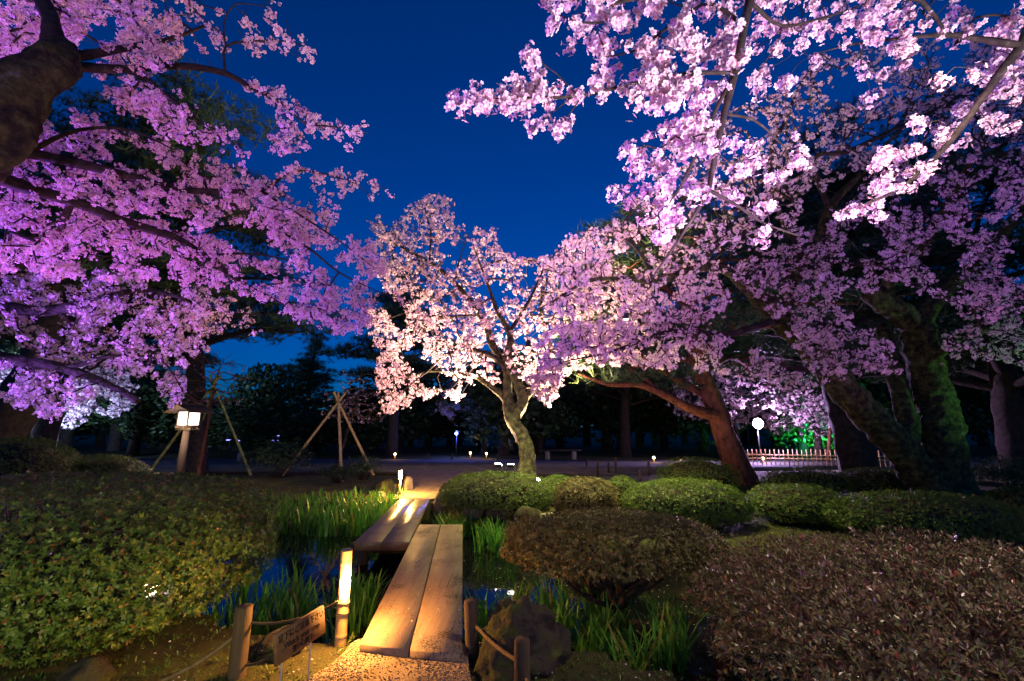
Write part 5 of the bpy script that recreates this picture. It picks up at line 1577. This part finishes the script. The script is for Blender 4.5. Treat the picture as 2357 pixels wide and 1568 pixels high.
# ------------------------------------------------------------------ saplings held by bamboo props
def bamboo(label, a, b, r, mat, parent=None):
    a, b = np.asarray(a, float), np.asarray(b, float)
    o = thing('bamboo_prop', label, 'prop', (a[0], a[1], 0)) if parent is None else parent
    L = np.linalg.norm(b - a)
    n = max(6, int(L / 0.28))
    pts, rr = [], []
    for i in range(n + 1):
        for dt, k in ((-0.012, 1.0), (0, 1.16), (0.012, 1.0)):
            t = min(1, max(0, i / n + dt / L))
            pts.append(lerp(a, b, t))
            rr.append(r * k * (1 - 0.25 * t))
    pts = np.array(pts) + np.linspace(0, 1e-4, len(pts))[:, None] * (b - a)
    V, T = tube(pts, rr, 9)
    mesh_np('pole', V, T, mat, o, True)
    return o
def tripod(label, mid, apex, feet, mat, sapling_label, sap_h, seed, petal, twigs, apr):
    o = thing('bamboo_tripod', label, 'plant support', (mid[0], mid[1], 0))
    ap = np.asarray(apex)
    for f in feet:
        f = np.asarray(f)
        e = ap + (ap - f) / np.linalg.norm(ap - f) * 0.35
        bamboo('', f - [0, 0, 0.08], e, 0.045, mat, o)
    V, T = tube([ap + np.array([math.cos(a) * 0.09, math.sin(a) * 0.09, 0.02 * math.sin(2 * a)]) for a in np.linspace(0, 12.5, 40)], 0.012, 6)
    mesh_np('rope_lashing', V, T, M['rope'], o, True)
    rng = np.random.default_rng(seed)
    x, y = mid[:2]
    t = spline([(x, y, -0.05, .06), (x + (ap[0] - x) * 0.5, y, ap[2] * 0.5, .05), (ap[0], y, ap[2], .035), (ap[0] + 0.1, y, sap_h * 0.85, .015)], 0.2)
    d = rdir(twigs, rng) * rng.random((twigs, 1)) ** 0.5
    d[:, 2] = np.abs(d[:, 2]) * 1.2 - 0.25
    A = d * np.array([apr, apr, sap_h * 0.42]) + np.array([ap[0], y, ap[2] * 0.92])
    cherry(sapling_label, [t], A, 0.18, 0.03 if petal == 'bud' else 0.04, 2, 0, M['redbark'] if petal == 'bud' else M['bark'], 0.009, 0, 0.4, seed, 0.05, 4, None, 0.03, petal, bf=0.6, twigmat='redtwig')
tripod('leaning tripod of yellow green bamboo poles beside the roofed lantern', G(455, 1096), P(492, 885, 14.3), [G(335, 1094), G(580, 1093), P(430, 1080, 16.0) * [1, 1, 0], ], M['greenbamboo'], 'bare young cherry with pink buds tied to green bamboo poles', 4.2, 501, 'bud', 150, 1.1)
tripod('tripod of orange tan bamboo poles around a young tree on the mossy bank', G(768, 1085), P(779, 925, 14.2), [G(646, 1094), G(787, 1108), G(862, 1093)], M['bamboo'], 'young cherry with few blossoms tied to tan bamboo poles', 4.4, 502, 'petal', 170, 1.3)

# ------------------------------------------------------------------ fences, benches, posts along the path
fa, fb = P(1692, 1072, 18.6), P(2095, 1072, 17.2)
fence = thing('bamboo_fence', 'low bamboo picket fence with rails along the far lawn', 'fence', (fa[0], fa[1], 0))
for z in (0.28, 0.42):
    V, T = tube([(fa[0], fa[1], z), (fb[0], fb[1], z)], [0.022, 0.022], 8)
    mesh_np('rail', V, T, M['bamboo'], fence, True)
npk = 38
for i in range(npk):
    q = lerp(fa, fb, i / (npk - 1))
    V, T = tube([(q[0], q[1] - 0.03, -0.05), (q[0], q[1] - 0.03, 0.62 + 0.05 * random.random())], [0.02, 0.018], 8)
    mesh_np('picket', V, T, M['bamboo'], fence, True)
def bench(label, px, Y, L):
    x = P(px, 1060, Y)[0]
    o = thing('garden_bench', label, 'bench', (x, Y, 0))
    V, T = box(L, 0.42, 0.09, (x, Y, 0.43), 0, 0.012)
    mesh_np('seat', V, T, M['darkwood'], o)
    for s in (-0.32, 0.32):
        V, T = box(0.2, 0.36, 0.40, (x + s * L, Y, 0.19), 0, 0.015)
        mesh_np('leg', V, T, M['concrete'], o)
bench('low backless bench across the path behind the bamboo props', 585, 20.5, 1.9)
bench('low backless bench across the path behind the glowing cherry', 1290, 21.8, 2.0)
for i, (px, pt, Y) in enumerate([(1375, 1060, 14.0), (1400, 1064, 15.2), (1416, 1052, 14.8), (1492, 1062, 14.6), (1350, 1058, 17.5), (1472, 1085, 13.0), (1145, 1058, 21), (985, 1060, 21.5), (1040, 1060, 21.5)]):
    t = P(px, pt, Y)
    o = thing('path_stake', 'thin wooden stake marking the edge of the far path', 'stake', (t[0], t[1], 0), 'stakes along the far path')
    V, T = tube([(t[0], t[1], -0.1), (t[0], t[1], max(0.3, t[2]) - 0.02), (t[0], t[1], max(0.3, t[2]))], [0.045, 0.042, 0.03], 10, True, 0.08, i)
    mesh_np('stake_shaft', V, T, M['logpost'], o, True)
ip = thing('support_pole', 'slanted cedar pole propping the low pink cherry', 'pole', (P(1905, 1065, 19.4)[0], 19.4, 0))
V, T = tube([P(1905, 1072, 19.4) * [1, 1, 0], P(1910, 985, 19.6)], [0.075, 0.065], 10, True, 0.06)
mesh_np('pole_shaft', V, T, M['redbark'], ip, True)

# aircraft beacon mast on the horizon, and far blue light strips
tw = P(575, 905, 150)
mast = thing('beacon_mast', 'distant lattice mast with a round gallery and two red beacons', 'mast', (tw[0], tw[1], 0))
for sx in (-1, 1):
    for sy in (-1, 1):
        V, T = tube([(tw[0] + sx * 1.6, tw[1] + sy * 1.6, 0), (tw[0] + sx * 0.8, tw[1] + sy * 0.8, tw[2] - 0.3)], [0.12, 0.1], 6)
        mesh_np('leg', V, T, M['metal'], mast)
b = Buf()
for k in range(7):
    z0, z1 = k * tw[2] / 7, (k + 1) * tw[2] / 7
    w0, w1 = 1.6 - 0.8 * k / 7, 1.6 - 0.8 * (k + 1) / 7
    for s in (-1, 1):
        b.add(*tube([(tw[0] - s * w0, tw[1] - w0, z0), (tw[0] + s * w1, tw[1] - w1, z1)], [0.06] * 2, 5))
b.obj('lattice', M['metal'], mast)
V, T = tube([(tw[0], tw[1], tw[2] - 0.4), (tw[0], tw[1], tw[2])], [1.9, 2.1], 20)
mesh_np('gallery', V, T, M['metal'], mast)
for s in (-1, 1):
    V, T = tube([(tw[0] + s * 1.6, tw[1] - 1, tw[2]), (tw[0] + s * 1.6, tw[1] - 1, tw[2] + 0.6)], [0.3, 0.3], 10)
    mesh_np('beacon', V, T, M['glow_red'], mast)
for (px, py, w) in ((528, 1013, 1.0), (552, 1014, 0.5), (632, 1014, 1.1), (640, 1003, 0.3)):
    q = P(px, py, 24.0)
    o = thing('strip_light', 'small bluish strip light on a stand deep among the dark trees', 'light', (q[0], q[1], 0), 'strip lights among the trees')
    V, T = box(w * 0.34, 0.05, 0.05, (q[0], q[1], q[2]), 0, 0.01)
    mesh_np('light_bar', V, T, M['glow_strip'], o)
    V, T = tube([(q[0], q[1] + 0.04, 0), (q[0], q[1] + 0.04, q[2])], [0.03, 0.03], 8)
    mesh_np('stand', V, T, M['metal'], o)

# ------------------------------------------------------------------ loose pebbles and fallen petals
rp = np.random.default_rng(9)
oc = np.array([(1, 0, 0), (-1, 0, 0), (0, 1, 0), (0, -1, 0), (0, 0, 1), (0, 0, -1)], float) * [1, 0.8, 0.6]
of = np.array([(0, 2, 4), (2, 1, 4), (1, 3, 4), (3, 0, 4), (2, 0, 5), (1, 2, 5), (3, 1, 5), (0, 3, 5)])
lo, hi = landing.min(0), landing.max(0)
q = lo + (hi - lo) * rp.random((16000, 2))
q = q[in_poly(q, landing)]
q = q[np.array([noise.noise(Vector((x * 2.5, y * 2.5, 1.0))) + 0.35 * (3.1 - y) > rp.normal() * 0.22 for x, y in q])]
n = len(q)
V, T = scatter(oc, of, np.c_[q, np.full(n, 0.024)], frames(norm(np.tile([0, 0, 1.0], (n, 1)) + rp.normal(size=(n, 3)) * 0.3), rp.random(n) * 6.28), rp.uniform(0.003, 0.0085, n))
o = mesh_np('pebbles', V, T, leafmat('pebble', [(0, (0.06, 0.05, 0.045)), (0.5, (0.16, 0.13, 0.1)), (1, (0.34, 0.28, 0.22))], 0.0, 0.8), None, False, {'tint': np.repeat(rp.random(n), 6)}, True)
tag(o, 'loose dark gravel strewn over the sandy landing', 'gravel')
pv = np.array([(-1, 0, 0), (0, -0.6, 0.25), (1, 0, 0), (0, 0.6, 0.25)], float)
pt_ = np.array([(0, 1, 2), (0, 2, 3)])
pp = np.c_[rp.uniform(-9, 9, 5200), 2.4 + 16 * rp.random(5200) ** 1.4]
ok = ~in_poly(pp, POND)
bq = np.array([G(828, 1482, 0.07)[:2], G(1063, 1506, 0.07)[:2], G(1064, 1207, 0.07)[:2], G(965, 1207, 0.07)[:2]])
bq2 = np.array([G(820, 1245, 0.058)[:2], G(940, 1245, 0.058)[:2], G(986, 1150, 0.058)[:2], G(923, 1150, 0.058)[:2]])
pz = np.where(ok, 0.03, WATER_Z + 0.004)
pz = np.where(in_poly(pp, bq), 0.074, np.where(in_poly(pp, bq2), 0.062, pz))
n = len(pp)
V, T = scatter(pv, pt_, np.c_[pp, pz], frames(norm(np.tile([0, 0, 1.0], (n, 1)) + rp.normal(size=(n, 3)) * np.where(ok, 0.25, 0.03)[:, None]), rp.random(n) * 6.28), rp.uniform(0.006, 0.011, n))
o = mesh_np('fallen_petals', V, T, M['fallen'], None, False, None, True)
tag(o, 'pale fallen cherry petals scattered over moss and water', 'petals')

# moss cushions and short grass on the banks
n = 60000
gq = np.c_[rp.uniform(-6.5, 6.5, n), 2.3 + 12 * rp.random(n) ** 2.2]
keep = ~in_poly(gq, POND) & ~in_poly(gq, landing) & ~in_poly(gq, sand) & (np.abs(gq[:, 0]) < gq[:, 1] * 1.25)
keep &= np.array([noise.noise(Vector((x * 1.3, y * 1.3, 4.0))) > -0.25 for x, y in gq])
gq = gq[keep][:9500]
n = len(gq)
vs, ts, ti, off = [], [], [], 0
kd = rp.integers(0, 3, n)
for k in range(3):
    tv, tt, tn = sprig(4, 0.036, 0.0068, 900 + k, 0.9)
    w = np.where(kd == k)[0]
    V, T = scatter(tv, tt, np.c_[gq[w], np.full(len(w), -0.006)], frames(norm(np.tile([0, 0, 1.0], (len(w), 1)) + rp.normal(size=(len(w), 3)) * 0.3), rp.random(len(w)) * 6.28), rp.uniform(0.5, 1.5, len(w)))
    vs.append(V); ts.append(T + off); off += len(V)
    ti.append(np.clip(np.tile(tn, len(w)) * 0.5 + np.repeat(rp.random(len(w)), len(tv)) * 0.5, 0, 0.9))
tag(mesh_np('ground_cover', np.vstack(vs), np.vstack(ts), M['azalea'], None, False, {'tint': np.concatenate(ti)}, True), 'short moss and grass growing on the garden banks', 'grass')


# bits of bark, bud scales and petals lying on the planks
quad = np.array([G(828, 1482, 0.07)[:2], G(1063, 1506, 0.07)[:2], G(1064, 1207, 0.07)[:2], G(965, 1207, 0.07)[:2]])
q = quad.min(0) + (quad.max(0) - quad.min(0)) * rp.random((2600, 2))
q = q[in_poly(q, lerp(quad, quad.mean(0), 0.04))]
q = q[np.array([noise.noise(Vector((x * 2.0, y * 1.2, 8.0))) > -0.1 for x, y in q])][:620]
n = len(q)
V, T = scatter(oc * [1, 0.7, 0.4], of, np.c_[q, np.full(n, 0.0725)], frames(norm(np.tile([0, 0, 1.0], (n, 1)) + rp.normal(size=(n, 3)) * 0.1), rp.random(n) * 6.28), rp.uniform(0.002, 0.007, n))
tag(mesh_np('leaf_litter', V, T, M['ink'], None, False, None, True), 'dark crumbs of bark and bud scales strewn over the planks', 'litter')
